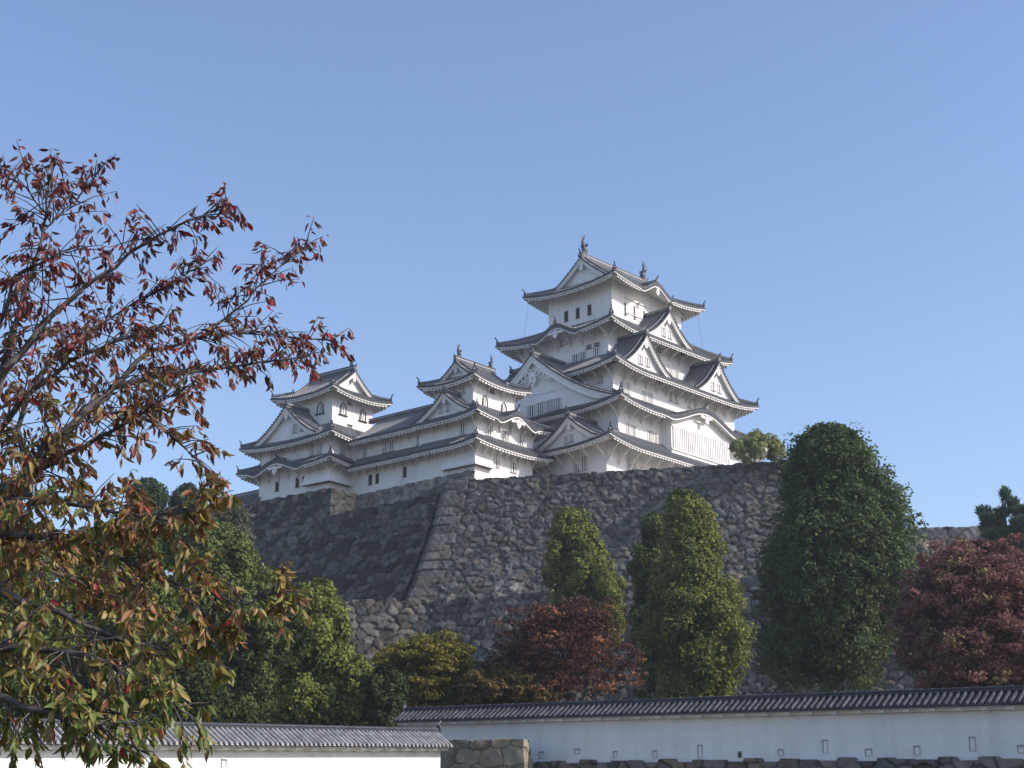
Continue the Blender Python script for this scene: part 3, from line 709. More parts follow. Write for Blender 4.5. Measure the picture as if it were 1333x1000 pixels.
def stone_wall(name, label, path, zt, zb, bat, sx=1.15, sy=.8, res=.12, seed=1, mat='stone', depth=.16, tone=((.085, .081, .072), (.16, .153, .136)), tint=None, topjag=.18, cap=2.5, quoin=(), group=None, lightpatch=0, parent=None, tag_it=True, jit=1.0, bev=.055, segtone={}):
    """masonry face along an open path (list of xy at the top edge, the outward side on the LEFT-hand... see n)"""
    path = [np.array(p, float) for p in path]; seg = []
    for p, q in zip(path[:-1], path[1:]):
        d = (q-p)/np.linalg.norm(q-p); seg.append((d, np.array([d[1], -d[0]])))
    mit = []
    for i in range(len(path)):
        if i == 0: mit.append(seg[0][1])
        elif i == len(path)-1: mit.append(seg[-1][1])
        else:
            m = seg[i-1][1] + seg[i][1]; m /= np.linalg.norm(m); mit.append(m/np.dot(m, seg[i][1]))
    zsl = 0
    if isinstance(zt, tuple): zsl = zt[1]-zt[0]; zt = zt[0]
    H = zt - zb; nv = max(3, int(H/res)); hh = np.linspace(0, H, nv)
    Vs, Fs, Cs = [], [], []; k0 = 0; s0 = 0
    ztf = zt if callable(zt) else None
    for i in range(len(path)-1):
        L = np.linalg.norm(path[i+1]-path[i]); nu = max(3, int(L/res)); t = np.linspace(0, 1, nu)
        T, Hh = np.meshgrid(t, hh)
        D = bat(Hh)
        p0 = path[i][None, None, :] + mit[i][None, None, :]*D[..., None]; p1 = path[i+1][None, None, :] + mit[i+1][None, None, :]*D[..., None]
        P = p0*(1-T[..., None]) + p1*T[..., None]
        # pattern coordinate: true metres along the face
        A = s0 + (P - path[i][None, None, :]) @ seg[i][0]; B = Hh + 40
        wob = .07
        Aw = A + wob*snoise(A, B, seed); Bw = B + wob*snoise(B, A, seed+2)
        ID, bd, X1, Y1 = vor(Aw, Bw, sx, sy, seed, jit)
        # long squared corner stones
        for qi, side in quoin:
            if qi == i or qi == i+1:
                dist = (A - s0) if qi == i else (s0 + L + 0*A + bat(Hh)*0 - A)
                if qi == i: dist = T*L
                else: dist = (1-T)*L
                row = np.floor(Hh/.95); odd = (row % 2) == (0 if side else 1)
                w_ = np.where(odd, 2.3, 1.25)
                m = dist < w_
                qb = np.minimum(np.minimum(Hh/.95 - row, 1-(Hh/.95-row))*.95, w_-dist)
                ID = np.where(m, (np.sin(row*7.3+qi)*.5+.5)*.55+.3, ID); bd = np.where(m, qb*.9, bd)
                X1 = np.where(m, A, X1); Y1 = np.where(m, B, Y1)
        rnd = lambda c: (np.sin(ID*9176.3*c + 1.7*c) * .5 + .5)
        e = np.clip(bd/bev, 0, 1); e = e**.8
        dome = np.clip(bd/.5, 0, 1)
        disp = depth*e + .01*dome + (rnd(1.3)-.5)*.10*e + ((Aw-X1)*(rnd(2.1)-.5)*.26 + (Bw-Y1)*(rnd(3.3)-.5)*.30)*e
        disp += .018*snoise(A*3.1, B*3.3, seed+5)*e
        edgefade = np.clip(np.minimum(T, 1-T)*L/.2, 0, 1) 
        nrm = seg[i][1][None, None, :]*np.ones(P.shape)
        f0 = np.clip(1 - T*L/.3, 0, 1)[..., None]; f1 = np.clip(1-(1-T)*L/.3, 0, 1)[..., None]
        if i > 0: nrm = nrm*(1-f0) + mit[i][None, None, :]*f0*.8
        if i < len(path)-2: nrm = nrm*(1-f1) + mit[i+1][None, None, :]*f1*.8
        P = P + nrm*disp[..., None]
        Z = zt - Hh + zsl*T
        # uneven top course
        if topjag:
            kx = np.floor(A/(sx*.9)); jag = (np.sin(kx*91.7+seed)*.5+.5)*topjag; 
            fr = A/(sx*.9) - kx; jag = jag - .10*(np.clip(1-np.minimum(fr, 1-fr)/.08, 0, 1))
            Z = Z + jag*np.clip(1-Hh/.8, 0, 1)
        V = np.concatenate([P, Z[..., None]], -1)
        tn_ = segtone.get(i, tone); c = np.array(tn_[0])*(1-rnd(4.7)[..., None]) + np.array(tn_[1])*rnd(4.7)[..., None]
        br_ = (rnd(6.1) > .78)[..., None]; c = np.where(br_, c*np.array([1.08, .97, .88]), c)
        bl_ = (rnd(7.7) > .8)[..., None]; c = np.where(bl_, c*np.array([.84, .88, .90]), c)
        if lightpatch:
            lp = np.clip((snoise(A*.35, B*.45, seed+9)-.2+ (Hh/H-.75)*2.4), 0, 1)*(rnd(8.3) > .35)
            c = c*(1+lightpatch*lp[..., None])
        c = c*(.22+.78*np.clip(bd/(bev*.9), 0, 1)[..., None])     # darker along the joints
        idx = k0 + np.arange(nu*nv).reshape(nv, nu)
        F = np.stack([idx[:-1, :-1], idx[:-1, 1:], idx[1:, 1:], idx[1:, :-1]], -1).reshape(-1, 4)
        Vs.append(V.reshape(-1, 3)); Fs.append(F); Cs.append(c.reshape(-1, 3)); 
        # coping back from the top edge
        top = V[0]; back = top.copy(); back[:, :2] -= seg[i][1]*cap
        k1 = k0 + nu*nv; Vs.append(back); Cs.append(c[0])
        bi = k1 + np.arange(nu); Fs.append(np.stack([idx[0, :-1], bi[:-1], bi[1:], idx[0, 1:]], -1))
        k0 = k1 + nu; s0 += L
    o = npmesh(name, np.concatenate(Vs), np.concatenate(Fs), np.concatenate(Cs), mat, parent)
    if tag_it: tag(o, label, 'stone wall', group)
    return o
K = KC[:2]
bat_big = lambda h: .24*h + .011*h*h
bat_sm = lambda h: .16*h
BA = K + (-33.0, -1.2); BC = onz(583, 627, 38.9)[:2]; BR = onz(1036, 600.5, 38.9)[:2]; BE = BR + (9, 2)
stone_wall('stone_wall', 'huge sloping boulder wall with a sharp left corner, filling the middle below the tall keep', [BA, BC, BR, BE], 38.9, 24.5, bat_big, seed=3, quoin=((1, 1),), sx=.92, sy=.6, lightpatch=.7, topjag=.14)
WX = -33.7
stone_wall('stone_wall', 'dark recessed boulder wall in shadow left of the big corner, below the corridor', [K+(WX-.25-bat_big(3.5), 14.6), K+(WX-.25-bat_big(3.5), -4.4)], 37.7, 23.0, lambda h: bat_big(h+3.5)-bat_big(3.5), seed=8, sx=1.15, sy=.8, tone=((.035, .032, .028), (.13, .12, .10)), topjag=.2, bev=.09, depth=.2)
# base of the left turret
stone_wall('stone_wall', 'tall stone base under the left turret with a corner face coloured pale tan to look sunlit', [K+(WX+1.5, 30.0), K+(WX-.9, 27.2), K+(WX, 13.3), K+(WX+5.2, 13.4)], 41.2, 23.0, bat_big, seed=5, sx=1.1, sy=.78, bev=.08, depth=.2, tone=((.05, .047, .041), (.16, .15, .125)), segtone={2: ((.42, .34, .22), (.60, .50, .34))}, topjag=.18)  # tan face toned pale to imitate sunlight; it renders in shade
stone_wall('stone_wall', 'low stone base directly under the white corridor', [K+(-30.15, 14.4), K+(-30.35, -4.6)], 40.95, 37.2, bat_sm, seed=21, sx=1.0, sy=.75, tone=((.17, .155, .14), (.32, .29, .25)), topjag=.12, cap=1.0)
# lower tier
LT = [onz(300, 790, 25.2)[:2], onz(430, 782, 25.2)[:2], onz(600, 784, 25.2)[:2]]
def shift(p, a, b): return p + rt[:2]*a - fh[:2]*b
lt0 = at(300, 780, 152)[:2]; lt1 = at(560, 780, 149)[:2]; lt2 = at(1240, 780, 133)[:2]
stone_wall('stone_wall', 'lowest rough boulder wall with whitish stones behind the trees', [lt0, lt1, lt2], 25.3, 9.5, lambda h: .42*h, seed=31, sx=1.15, sy=.75, tone=((.07, .064, .055), (.18, .162, .138)), lightpatch=.6, topjag=.35, cap=8, depth=.24)
zfr = at(1230, 687, 150)[2]; fr0 = onz(1120, 689, zfr)[:2]; fr1 = onz(1420, 683.5, zfr)[:2]; fr1 = fr0 + (fr1-fr0)*1.8
stone_wall('stone_wall', 'far stone wall with a level top between the big tree and the pine', [fr0, fr1], zfr, 14, lambda h: .2*h, seed=41, sx=1.35, sy=1.0, tone=((.11, .105, .10), (.21, .20, .185)), topjag=.08)
# terraces behind the walls
def sheet(name, pts, z, mat='earth', thick=1.0):
    mb = MB(); n = len(pts); b = [(p[0], p[1], z-thick) for p in pts]; t = [(p[0], p[1], z) for p in pts]
    mb.add(b + t, [tuple(range(n))[::-1], tuple(range(n, 2*n))] + [(i, (i+1) % n, n+(i+1) % n, n+i) for i in range(n)], mat)
    return tag(mb.build(name), kind='structure')
inn_ = lambda p, a, b: K + (p[0]+a, p[1]+b)
sheet('terrace', [BA+(1.5, 0), BC+(1.5, .6), BR+(.3, 1.5), BR+(30, 10), K+(40, 40), K+(-20, 40), K+(-29, 30)], 38.75, 'earth', .5)
sheet('terrace', [K+(WX-.9, 13.1), K+(WX-.9, -3.5), K+(-29.3, -4.5), K+(-29.0, 13.5)], 37.6, 'grass', .5)
sheet('terrace', [K+(WX+1.2, 29), K+(WX+.6, 14.0), K+(-26, 14.2), K+(-20, 40)], 41.0, 'earth', 1.5)

# ================================================================== WHITE BOUNDARY WALLS
def tile_wall(label, p0, p1, z0, z1, hwall, roofh, sp=.26, over=.55, loop=None, rm='rib_shaded'):
    """plastered wall with a small tiled roof; p0,p1 xy of the foot of the front face, z0,z1 foot heights"""
    p0 = np.array([*p0, z0]); p1 = np.array([*p1, z1]); L = np.linalg.norm(p1[:2]-p0[:2])
    o = empty('boundary_wall', (p0+p1)/2); tag(o, label, 'wall')
    C0 = (p0+p1)/2
    d = (p1-p0)/L; dh = np.array([d[0], d[1], 0.])/np.linalg.norm(d[:2]); n = np.array([dh[1], -dh[0], 0.])
    th_ = .5
    def P(u, out, z): return p0 - C0 + d*u + n*out + np.array([0, 0, z])
    mb = MB(); k = int(L/1.2)
    mb.grid([[P(u, 0, z) for u in lin(0, L, k)] for z in lin(-.3, hwall, 3)], 'wall_plaster')
    mb.grid([[P(u, -th_, z) for u in lin(0, L, 3)] for z in (-.3, hwall)], 'wall_plaster')
    for u in (0, L): mb.quad(P(u, 0, -.3), P(u, -th_, -.3), P(u, -th_, hwall+roofh*.9), P(u, 0, hwall+.1), 'wall_plaster')
    mb.build('wall', o)
    e = MB()
    # corbelled plaster under the eave with small beam ends
    for a, b_, c_, d_ in ((0, over*.45, hwall-.06, hwall+.02), (over*.45, over*.88, hwall+.02, hwall+.07)):
        e.grid([[P(u, a, c_ if i == 0 else d_) if False else q for q in row] for i, row in enumerate([[P(u, a, c_) for u in lin(-.1, L+.1, k)], [P(u, b_, c_) for u in lin(-.1, L+.1, k)], [P(u, b_, d_) for u in lin(-.1, L+.1, k)]])], 'wall_plaster')
    for i in range(int(L/.95)):
        u = .4 + i*.95
        q = [P(u-.12, .0, hwall-.10), P(u+.12, .0, hwall-.10), P(u+.12, over*.7, hwall-.07), P(u-.12, over*.7, hwall-.07)]
        e.hexa(q + [x + (0, 0, .12) for x in q], 'wall_plaster')
    e.build('eave', o)
    r = MB(); rz = lambda v: hwall + .10 + (roofh-.16)*(v/(over+th_/2))
    W2 = over + th_/2
    r.grid([[P(u, over-v, rz(v)) for u in lin(-.15, L+.15, k)] for v in (0, W2*.5, W2)], 'tile')
    r.grid([[P(u, -th_-over+v, rz(v)) for u in lin(-.15, L+.15, k)] for v in (0, W2)], 'tile')
    r.grid([[P(u, over, rz(0)-.07*j) for u in lin(-.15, L+.15, k)] for j in (0, 1)], 'tile_dark')
    r.grid([[P(u, over, rz(0)-.07) for u in lin(-.15, L+.15, k)], [P(u, over*.7, hwall+.06) for u in lin(-.15, L+.15, k)]], 'wall_plaster')
    rng = random.Random(7)
    m_ = int((L+.2)/sp)
    for i in range(m_):
        u = -.05 + i*sp; j = rng.uniform(-.012, .012)
        nseg = 2; vs = lin(-.05, W2-.02, nseg+1)
        for a in range(nseg):     # overlapping tiles, each a little wider at its lower end
            A = P(u+j, over-vs[a], rz(vs[a])+.035); B = P(u+j, over-vs[a+1]-.0, rz(vs[a+1])+.030)
            rows = []
            for q, rr in ((A, .074), (B, .070)):
                rows.append([q - dh*rr, q - dh*rr*.6 + (0, 0, rr*.9), q + (0, 0, rr*1.1), q + dh*rr*.6 + (0, 0, rr*.9), q + dh*rr])
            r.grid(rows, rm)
            qq = rows[0]
            if a == 0: r.add([qq[0]-(0, 0, .03), qq[1], qq[2], qq[3], qq[4]-(0, 0, .03)], [(0, 1, 2, 3, 4)], 'tile' if a else rm)
        rib(r, [P(u, -th_-over, rz(0)+.02), P(u, -th_-over+W2, rz(W2)+.02)], dh, .07, 'rib_shaded')
    rf = r.build('roof', o)
    g = MB(); zt = rz(W2)
    g.bar(P(-.2, -th_/2, zt+.02), P(L+.2, -th_/2, zt+.02), .28, .07, 'tile')
    g.tube([P(-.22, -th_/2, zt+.085), P(L+.22, -th_/2, zt+.085)], .07, 8, 'tile')
    for i in range(int(L/.42)):
        u = .1+i*.42; g.tube([P(u, -th_/2, zt+.085), P(u+.05, -th_/2, zt+.085)], .085, 8, 'tile_dark')
    g.build('ridge', rf)
    f = MB()
    for u, s in ((-.22, -1), (L+.22, 1)): finial(f, P(u, -th_/2, zt+.05), dh*s, .38)
    f.build('ridge_ornament', rf)
    for it in (loop or []):
        px_, py_, w_, h, dk = it; w_ *= .86; h *= .88
        q = onpl(px_, py_, p0, n) - C0
        lb = MB(); pb = MB()
        z = np.array([0, 0, 1.]); fr = .028
        def bx(b, x0, x1, z0, z1, t0, t1, m): b.hexa([q + dh*x + n*t + z*zz for zz in (z0, z1) for x, t in ((x0, t0), (x1, t0), (x1, t1), (x0, t1))], m)
        bx(lb, -w_/2-fr, w_/2+fr, h/2, h/2+fr*1.6, -.01, .04, 'loop'); bx(lb, -w_/2-fr, w_/2+fr, -h/2-fr, -h/2, -.01, .035, 'mortar')
        bx(lb, -w_/2-fr, -w_/2, -h/2, h/2, -.01, .025, 'loop'); bx(lb, w_/2, w_/2+fr, -h/2, h/2, -.01, .035, 'mortar')
        ob = lb.build('loophole', o); bx(pb, -w_/2, w_/2, -h/2, h/2, -.02, .006, 'dark' if dk else 'wall_plaster'); pb.build('shutter', ob)
    return o
zb_ = 5.95
def dep(x, y, d):
    q = ray(x, y); return CAM + q*(d/np.dot(q, fh))
R0 = dep(525, 993.0, 73.0); R1 = dep(1333, 986.5, 55.5); R1 = R0 + (R1-R0)*1.4
rp0, rp1 = R0[:2], R1[:2]
loops = [(705, 983, .22, .22, 0), (751.5, 978.5, .26, .17, 0), (801, 983, .17, .26, 0), (852.5, 982.5, .17, .26, 0), (911.5, 978.5, .18, .48, 0), (963.5, 983, .16, .2, 1), (1016.5, 980, .2, .2, 0), (1074.5, 972.5, .18, .48, 0), (1131, 980, .25, .22, 0), (1194, 977.5, .22, .30, 0), (1266, 969, .2, .48, 0), (1329.5, 975.5, .22, .22, 0)]
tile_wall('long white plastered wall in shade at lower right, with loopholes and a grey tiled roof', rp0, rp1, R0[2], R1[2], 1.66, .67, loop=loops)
# left wall climbs to the right and faces the sun
lpR = at(573, 1010, 65.5); lpL = at(-70, 1020, 47.5)
eR = at(573, 972, 65.5)[2]; eL = at(-70, 967, 47.5)[2]
tile_wall('sunlit white plastered wall at lower left, partly behind the near cherry tree', lpL[:2], lpR[:2], eL-1.85, eR-1.85, 1.75, .74, rm='rib_sunlit', loop=[(291, 995, .24, .30, 0), (181, 992, .22, .30, 0)])
# stone footing under the right wall and the squared pier where the two walls meet
dR = (rp1-rp0)/np.linalg.norm(rp1-rp0); nR = np.array([dR[1], -dR[0]])
qq0 = R0 + (R1-R0)*.112; q0 = qq0[:2]
stone_wall('stone_wall', 'row of rounded footing stones along the bottom of the long white wall', [q0+nR*.12, rp1+nR*.12], (qq0[2]-.08, R1[2]-.08), 1.0, lambda h: .15*h, sx=.85, sy=.62, res=.05, seed=51, mat='cutstone', tone=((.10, .095, .09), (.22, .19, .155)), topjag=.14, depth=.09, cap=.35, bev=.05)
pA = dep(575, 966, 67.0)[:2]; pB = dep(680, 962, 66.0)[:2]
zp = dep(630, 964.5, 66.5)[2]
dd = (pB-pA)/np.linalg.norm(pB-pA); nn = np.array([dd[1], -dd[0]])
pier = stone_wall('stone_pier', None, [pA - nn*1.2, pA, pB, pB - nn*1.2], zp+.02, 1.0, lambda h: .05*h, sx=.95, sy=.72, res=.045, seed=61, mat='cutstone', tone=((.17, .15, .115), (.27, .24, .185)), topjag=.04, depth=.04, cap=1.0, tag_it=False, jit=.55, bev=.03)
tag(pier, 'stocky pier of squared tan stones between the two white walls', 'stone pier')

# small roofed wall between the middle turret and the tall keep
sw = tile_wall('short low plastered wall with tiled roof, right of the middle turret foot', K+(-20.5, -5.6), K+(-15.5, -10.8), 38.7, 38.7, 2.2, .9, sp=.33, over=.7)
# gate tower seen behind the left end of the stone base
G = at(339, 638.5, 182)
gt = empty('gate_tower', (G[0]+.1, G[1]+3.6, 0), .03)
tag(gt, 'small gabled tower roof peeping out behind the left end of the stone base', 'tower')
zg = G[2]-.5
irimoya(gt, 4.9, 3.6, zg-2.6, zg, 1.4, .45, .3, 1.0, zg-9, mid_orn=.6, shs=.3, br=False, board=.35, axis='y')
tier(gt, (-3.9, 3.9, -5.2, 5.2), (-2.6, 2.6, -3.9, 3.9), zg-4.9, zg-4.2, .3, 1.0, zg-12, br=False, orn=.5)

# ================================================================== GROUND
def ground():
    az = np.radians(np.linspace(-180, 180, 145)); dist = np.concatenate([np.linspace(0, 90, 46), np.linspace(94, 200, 27), np.array([230, 300, 500, 1200, 4000])])
    A, D = np.meshgrid(az, dist); X = D*np.sin(A); Y = D*np.cos(A)
    s = (X-rp0[0])*nR[0] + (Y-rp0[1])*nR[1]     # metres in front of the right wall's line
    sl = (X*fh[0] + Y*fh[1])
    behind = np.clip(-s, 0, None)
    Z = np.where(s > -.4, 0.0, 5.4 + np.clip(behind/70, 0, 1)*5.0 + .4*np.sin(X*.21)*np.cos(Y*.17)*np.clip(behind/10, 0, 1))
    lat = X*rt[0] + Y*rt[1]
    hill = np.clip((-lat-8)/30, 0, 1)*np.clip((behind-25)/45, 0, 1)*12; Z = Z + hill
    Z = np.where(sl < 0, 0.0, Z); Z = np.where(D > 1000, 0, Z)
    n0, n1 = X.shape; idx = np.arange(n0*n1).reshape(n0, n1)
    F = np.stack([idx[:-1, :-1], idx[:-1, 1:], idx[1:, 1:], idx[1:, :-1]], -1).reshape(-1, 4)
    V = np.stack([X, Y, Z], -1).reshape(-1, 3)
    return tag(npmesh('ground', V, F, None, 'grass'), kind='structure')
ground()

# ================================================================== TREES
def cards(C, Nrm, size, rng, fold=.0, aspect=1.6, tilt=.7):
    """one rhombic leaf card at each centre"""
    n = len(C); N = Nrm + rng.normal(0, tilt, (n, 3)); N /= np.linalg.norm(N, axis=1)[:, None]+1e-9
    a = rng.normal(0, 1, (n, 3)); a -= (a*N).sum(1)[:, None]*N; a /= np.linalg.norm(a, axis=1)[:, None]+1e-9; b = np.cross(N, a)
    s = (size*rng.uniform(.6, 1.35, n))[:, None]
    V = np.stack([C - a*s*aspect/2, C - b*s/2, C + a*s*aspect/2, C + b*s/2], 1).reshape(-1, 3)
    return V, np.arange(n*4).reshape(n, 4)
def tree(label, base_px, D, prof, cat='tree', leafs=30000, size=.24, clump=(.5, .95), col=((.035, .06, .018), (.07, .105, .03)), seed=1, name='broadleaf_tree', trunk=.28, top_in=1, group=None, depth_k=.9, flat=1.0, density=1.0, nclump=None, tips=None, tipf=.0, zoff=0, inner=.18, tilt=.5, ground_z=None, aspect=1.6, lump=(.17, .34), nlump=None, lflat=1.0, spray=(.12, 1.22)):
    """prof: (y_px, xl, xr) silhouette of the crown as surveyed, at horizontal distance D"""
    rng = np.random.default_rng(seed)
    pr = []
    for y, xl, xr in prof:
        a = at(xl, y, D); b = at(xr, y, D); c = (a+b)/2; pr.append((c[2], c, np.linalg.norm(b-a)/2))
    pr.sort(key=lambda t: t[0]); Zs = np.array([p[0] for p in pr]); Cs = np.array([p[1] for p in pr]); Rs = np.array([p[2] for p in pr])
    base = at(base_px, prof[-1][0], D); gz = ground_z if ground_z is not None else min(Zs[0]-1.5, 14)
    org = np.array([base[0], base[1], gz])
    o = empty(name, org); tag(o, label, cat, group)
    Rm = Rs.max(); Hc = Zs[-1]-Zs[0]
    nl = nlump or int(20 + 4.4*Hc*Rm/3)
    lz = rng.uniform(Zs[0], Zs[-1], nl*8); lR = np.interp(lz, Zs, Rs); kp = rng.uniform(0, Rm, nl*8) < lR*.9+.1*Rm; lz = lz[kp][:nl]; lR = lR[kp][:nl]
    lz = np.append(lz, [Zs[-1]-.12*Rm, Zs[-1]-.2*Rm, Zs[-1]-.2*Rm, Zs[-1]-.3*Rm, Zs[-1]-.3*Rm, Zs[0]+Hc*.86]); lR = np.interp(lz, Zs, Rs); nl = len(lz)
    lr = np.minimum(rng.uniform(lump[0], lump[1], nl)*Rm, lR*.9+.45); la = rng.uniform(0, 2*math.pi, nl)
    lrad = np.maximum(lR - lr*rng.uniform(.85, 1.15, nl), 0)*np.where(rng.uniform(0, 1, nl) < .15, .4, 1)
    lc = np.stack([np.interp(lz, Zs, Cs[:, 0]) + lrad*np.cos(la), np.interp(lz, Zs, Cs[:, 1]) + lrad*np.sin(la), np.minimum(lz - lr*.35, Zs[-1] - lr*1.08 - clump[1]*.75)], 1)
    wts = lr**2/np.sum(lr**2); ncl = int(np.sum(4*math.pi*lr**2)/(math.pi*(clump[0]*.5+clump[1]*.5)**2)*1.5*density)
    li = rng.choice(nl, ncl, p=wts); uu = rng.normal(0, 1, (ncl, 3)); uu[:, 2] += .35; uu /= np.linalg.norm(uu, axis=1)[:, None]
    P = lc[li] + uu*(lr[li]*rng.uniform(.66, 1.04, ncl))[:, None]*np.array([1, 1, lflat])
    spr = rng.uniform(0, 1, ncl) < spray[0]; P = np.where(spr[:, None], lc[li] + uu*(lr[li]*rng.uniform(1, spray[1]*1.04, ncl))[:, None], P)
    nc = ncl; cr_ = rng.uniform(clump[0], clump[1], nc)
    k = max(6, int(leafs*1.35/nc))
    u = rng.normal(0, 1, (nc, k, 3)); u = u + uu[:, None, :]*.8; u /= np.linalg.norm(u, axis=2)[..., None]
    r_ = cr_[:, None]*rng.uniform(.55, 1.15, (nc, k))
    sc_ = np.array([1, 1, flat]); L = P[:, None, :] + u*r_[..., None]*sc_
    C = L.reshape(-1, 3); N = u.reshape(-1, 3).copy(); N[:, 2] += .25
    V, F = cards(C, N, size, rng, tilt=tilt, aspect=aspect)
    ltint = rng.uniform(0, 1, nl)[li]
    t = ltint[:, None]*.35 + rng.uniform(0, 1, nc)[:, None]*.35 + rng.uniform(0, 1, (nc, k))*.3
    c0, c1 = np.array(col[0]), np.array(col[1]); cc_ = c0 + (c1-c0)*t.reshape(-1, 1)
    cc_ = cc_*(1+rng.normal(0, .10, (len(cc_), 1)))
    if tips is not None:
        m = np.repeat(rng.uniform(0, 1, nc) < tipf, k)[:, None]; cc_ = np.where(m, np.array(tips)*(.8+.4*rng.uniform(0, 1, (len(cc_), 1))), cc_)
    cr4 = np.repeat(np.clip(cc_, .004, 1), 4, axis=0)
    # inner leaves
    ni = int(len(C)*inner)
    if ni:
        zi = rng.uniform(Zs[0], Zs[-1], ni); ri = np.interp(zi, Zs, Rs)*.75*np.sqrt(rng.uniform(0, 1, ni)); ti = rng.uniform(0, 6.28, ni)
        Ci = np.stack([np.interp(zi, Zs, Cs[:, 0]) + ri*np.cos(ti), np.interp(zi, Zs, Cs[:, 1]) + ri*np.sin(ti), zi], 1)
        V2, F2 = cards(Ci, rng.normal(0, 1, (ni, 3)), size*1.9, rng)
        F = np.concatenate([F, F2+len(V)]); V = np.concatenate([V, V2]); cr4 = np.concatenate([cr4, np.repeat(np.tile(c0, (ni, 1)), 4, axis=0)])
    npmesh('crown', V-org, F, cr4, 'leaf', o)
    tb = MB(); ax = [np.array([np.interp(z, Zs, Cs[:, 0]), np.interp(z, Zs, Cs[:, 1]), z]) - org for z in np.linspace(Zs[0], Zs[0]+(Zs[-1]-Zs[0])*.85, 6)]
    pts = [np.array([0, 0, -1.5]), (ax[0])*np.array([.5, .5, .5])] + ax
    tb.tube(pts, [trunk*1.25, trunk] + [trunk*(.85-.14*i) for i in range(6)], 8, 'bark')
    for i in range(14):
        j = rng.integers(0, nc); q = P[j]-org; z_ = max(0, q[2]-rng.uniform(.8, 2.5)); s_ = ax[0]*np.array([1, 1, 0]) + np.array([0, 0, 0])
        a0 = np.array([np.interp(z_+org[2], Zs, Cs[:, 0])-org[0], np.interp(z_+org[2], Zs, Cs[:, 1])-org[1], z_]); mid = (a0+q)/2 + rng.normal(0, .15, 3)
        tb.tube([a0, mid, q], [trunk*.35, trunk*.22, trunk*.08], 5, 'bark')
    tb.build('trunk', o); return o
G1 = ((.095, .12, .028), (.25, .265, .065)); G2 = ((.07, .10, .03), (.17, .205, .055)); 
tree('small conical green tree in front of the big stone wall, above the dark red maple', 762, 122, [(663, 730, 758), (675, 720, 768), (700, 714, 778), (735, 710, 796), (770, 710, 812), (800, 715, 815), (830, 728, 805)], leafs=42000, size=.15, clump=(.38, .66), col=G1, seed=1)
tree('slender conical green tree, second in height before the big stone wall', 895, 112, [(641, 868, 906), (652, 864, 918), (680, 862, 928), (710, 858, 938), (745, 850, 948), (785, 838, 968), (830, 832, 980), (865, 845, 974), (890, 858, 958), (912, 862, 930)], leafs=60000, size=.15, clump=(.38, .66), col=G1, seed=2)
tree('narrow green tree close against the left side of the slender conical tree', 845, 117, [(669, 842, 860), (690, 832, 872), (730, 824, 880), (780, 820, 880), (830, 826, 885), (870, 830, 890), (900, 835, 890)], leafs=28000, size=.15, clump=(.38, .66), col=G2, seed=3)
tree('largest rounded dark green tree, right of the big stone wall', 1085, 102, [(558, 1046, 1108), (568, 1034, 1128), (590, 1024, 1142), (620, 1020, 1156), (655, 1016, 1182), (690, 1006, 1200), (730, 994, 1206), (770, 988, 1200), (810, 988, 1180), (845, 992, 1150), (866, 1010, 1128)], leafs=110000, size=.15, clump=(.38, .66), col=((.05, .085, .032), (.12, .155, .055)), seed=4, trunk=.62, spray=(.2, 1.3), lump=(.2, .38))
tree('bushy conical green tree directly behind the sunlit white wall', 425, 88, [(756, 408, 422), (768, 392, 434), (790, 378, 446), (825, 372, 462), (865, 366, 480), (905, 352, 491), (935, 345, 490), (950, 350, 485)], leafs=60000, size=.13, clump=(.33, .58), col=G1, seed=5)
tree('big rounded green tree left of the bushy conical tree, against the dark stone wall', 300, 96, [(676, 235, 285), (695, 222, 312), (725, 215, 335), (760, 212, 362), (800, 222, 384), (840, 232, 384), (880, 240, 372), (930, 235, 350)], leafs=85000, size=.15, clump=(.38, .66), col=G2, seed=6)
tree('bright green rounded tree behind the cherry branches at left', 150, 84, [(690, 95, 150), (710, 78, 195), (740, 62, 215), (780, 60, 225), (830, 70, 225), (880, 75, 215)], leafs=50000, size=.13, clump=(.38, .66), col=((.06, .095, .02), (.13, .16, .04)), seed=7)
tree('dark green tree at the left edge behind the cherry leaves', 20, 82, [(690, -20, 50), (730, -60, 70), (790, -80, 90), (850, -80, 110), (900, -80, 120), (945, -70, 110)], leafs=50000, size=.15, clump=(.38, .66), col=G2, seed=8)
tree('shaded dark tree low behind the left white wall', 190, 78, [(800, 150, 230), (840, 110, 270), (880, 90, 300), (920, 85, 330), (945, 90, 340)], leafs=45000, size=.14, clump=(.3, .5), col=((.025, .04, .014), (.06, .075, .022)), seed=9)
tree('round topped dark tree on the skyline at left, larger of two', 190, 150, [(625, 182, 206), (636, 170, 214), (652, 162, 220), (670, 158, 222), (700, 150, 225), (740, 150, 230)], leafs=24000, size=.17, clump=(.35, .6), col=((.035, .06, .03), (.07, .10, .045)), seed=10)
tree('smaller feathery dark tree on the skyline beside the round topped one', 245, 152, [(631, 238, 250), (642, 226, 262), (660, 216, 275), (690, 212, 285), (730, 210, 290)], leafs=20000, size=.17, clump=(.3, .5), col=((.04, .065, .03), (.07, .10, .04)), seed=11)
tree('thin grey green tree at the foot of the left turret base', 305, 128, [(655, 296, 312), (668, 282, 328), (690, 274, 334), (715, 272, 330), (745, 276, 325), (780, 280, 330)], leafs=11000, size=.12, clump=(.4, .7), col=((.08, .09, .055), (.13, .135, .08)), seed=12, inner=.1)
tree('shaded green tree between the two big left trees', 335, 108, [(752, 325, 350), (775, 315, 372), (820, 310, 385), (870, 305, 395), (940, 300, 400)], leafs=30000, size=.15, clump=(.38, .66), col=((.03, .05, .015), (.07, .09, .028)), seed=13)
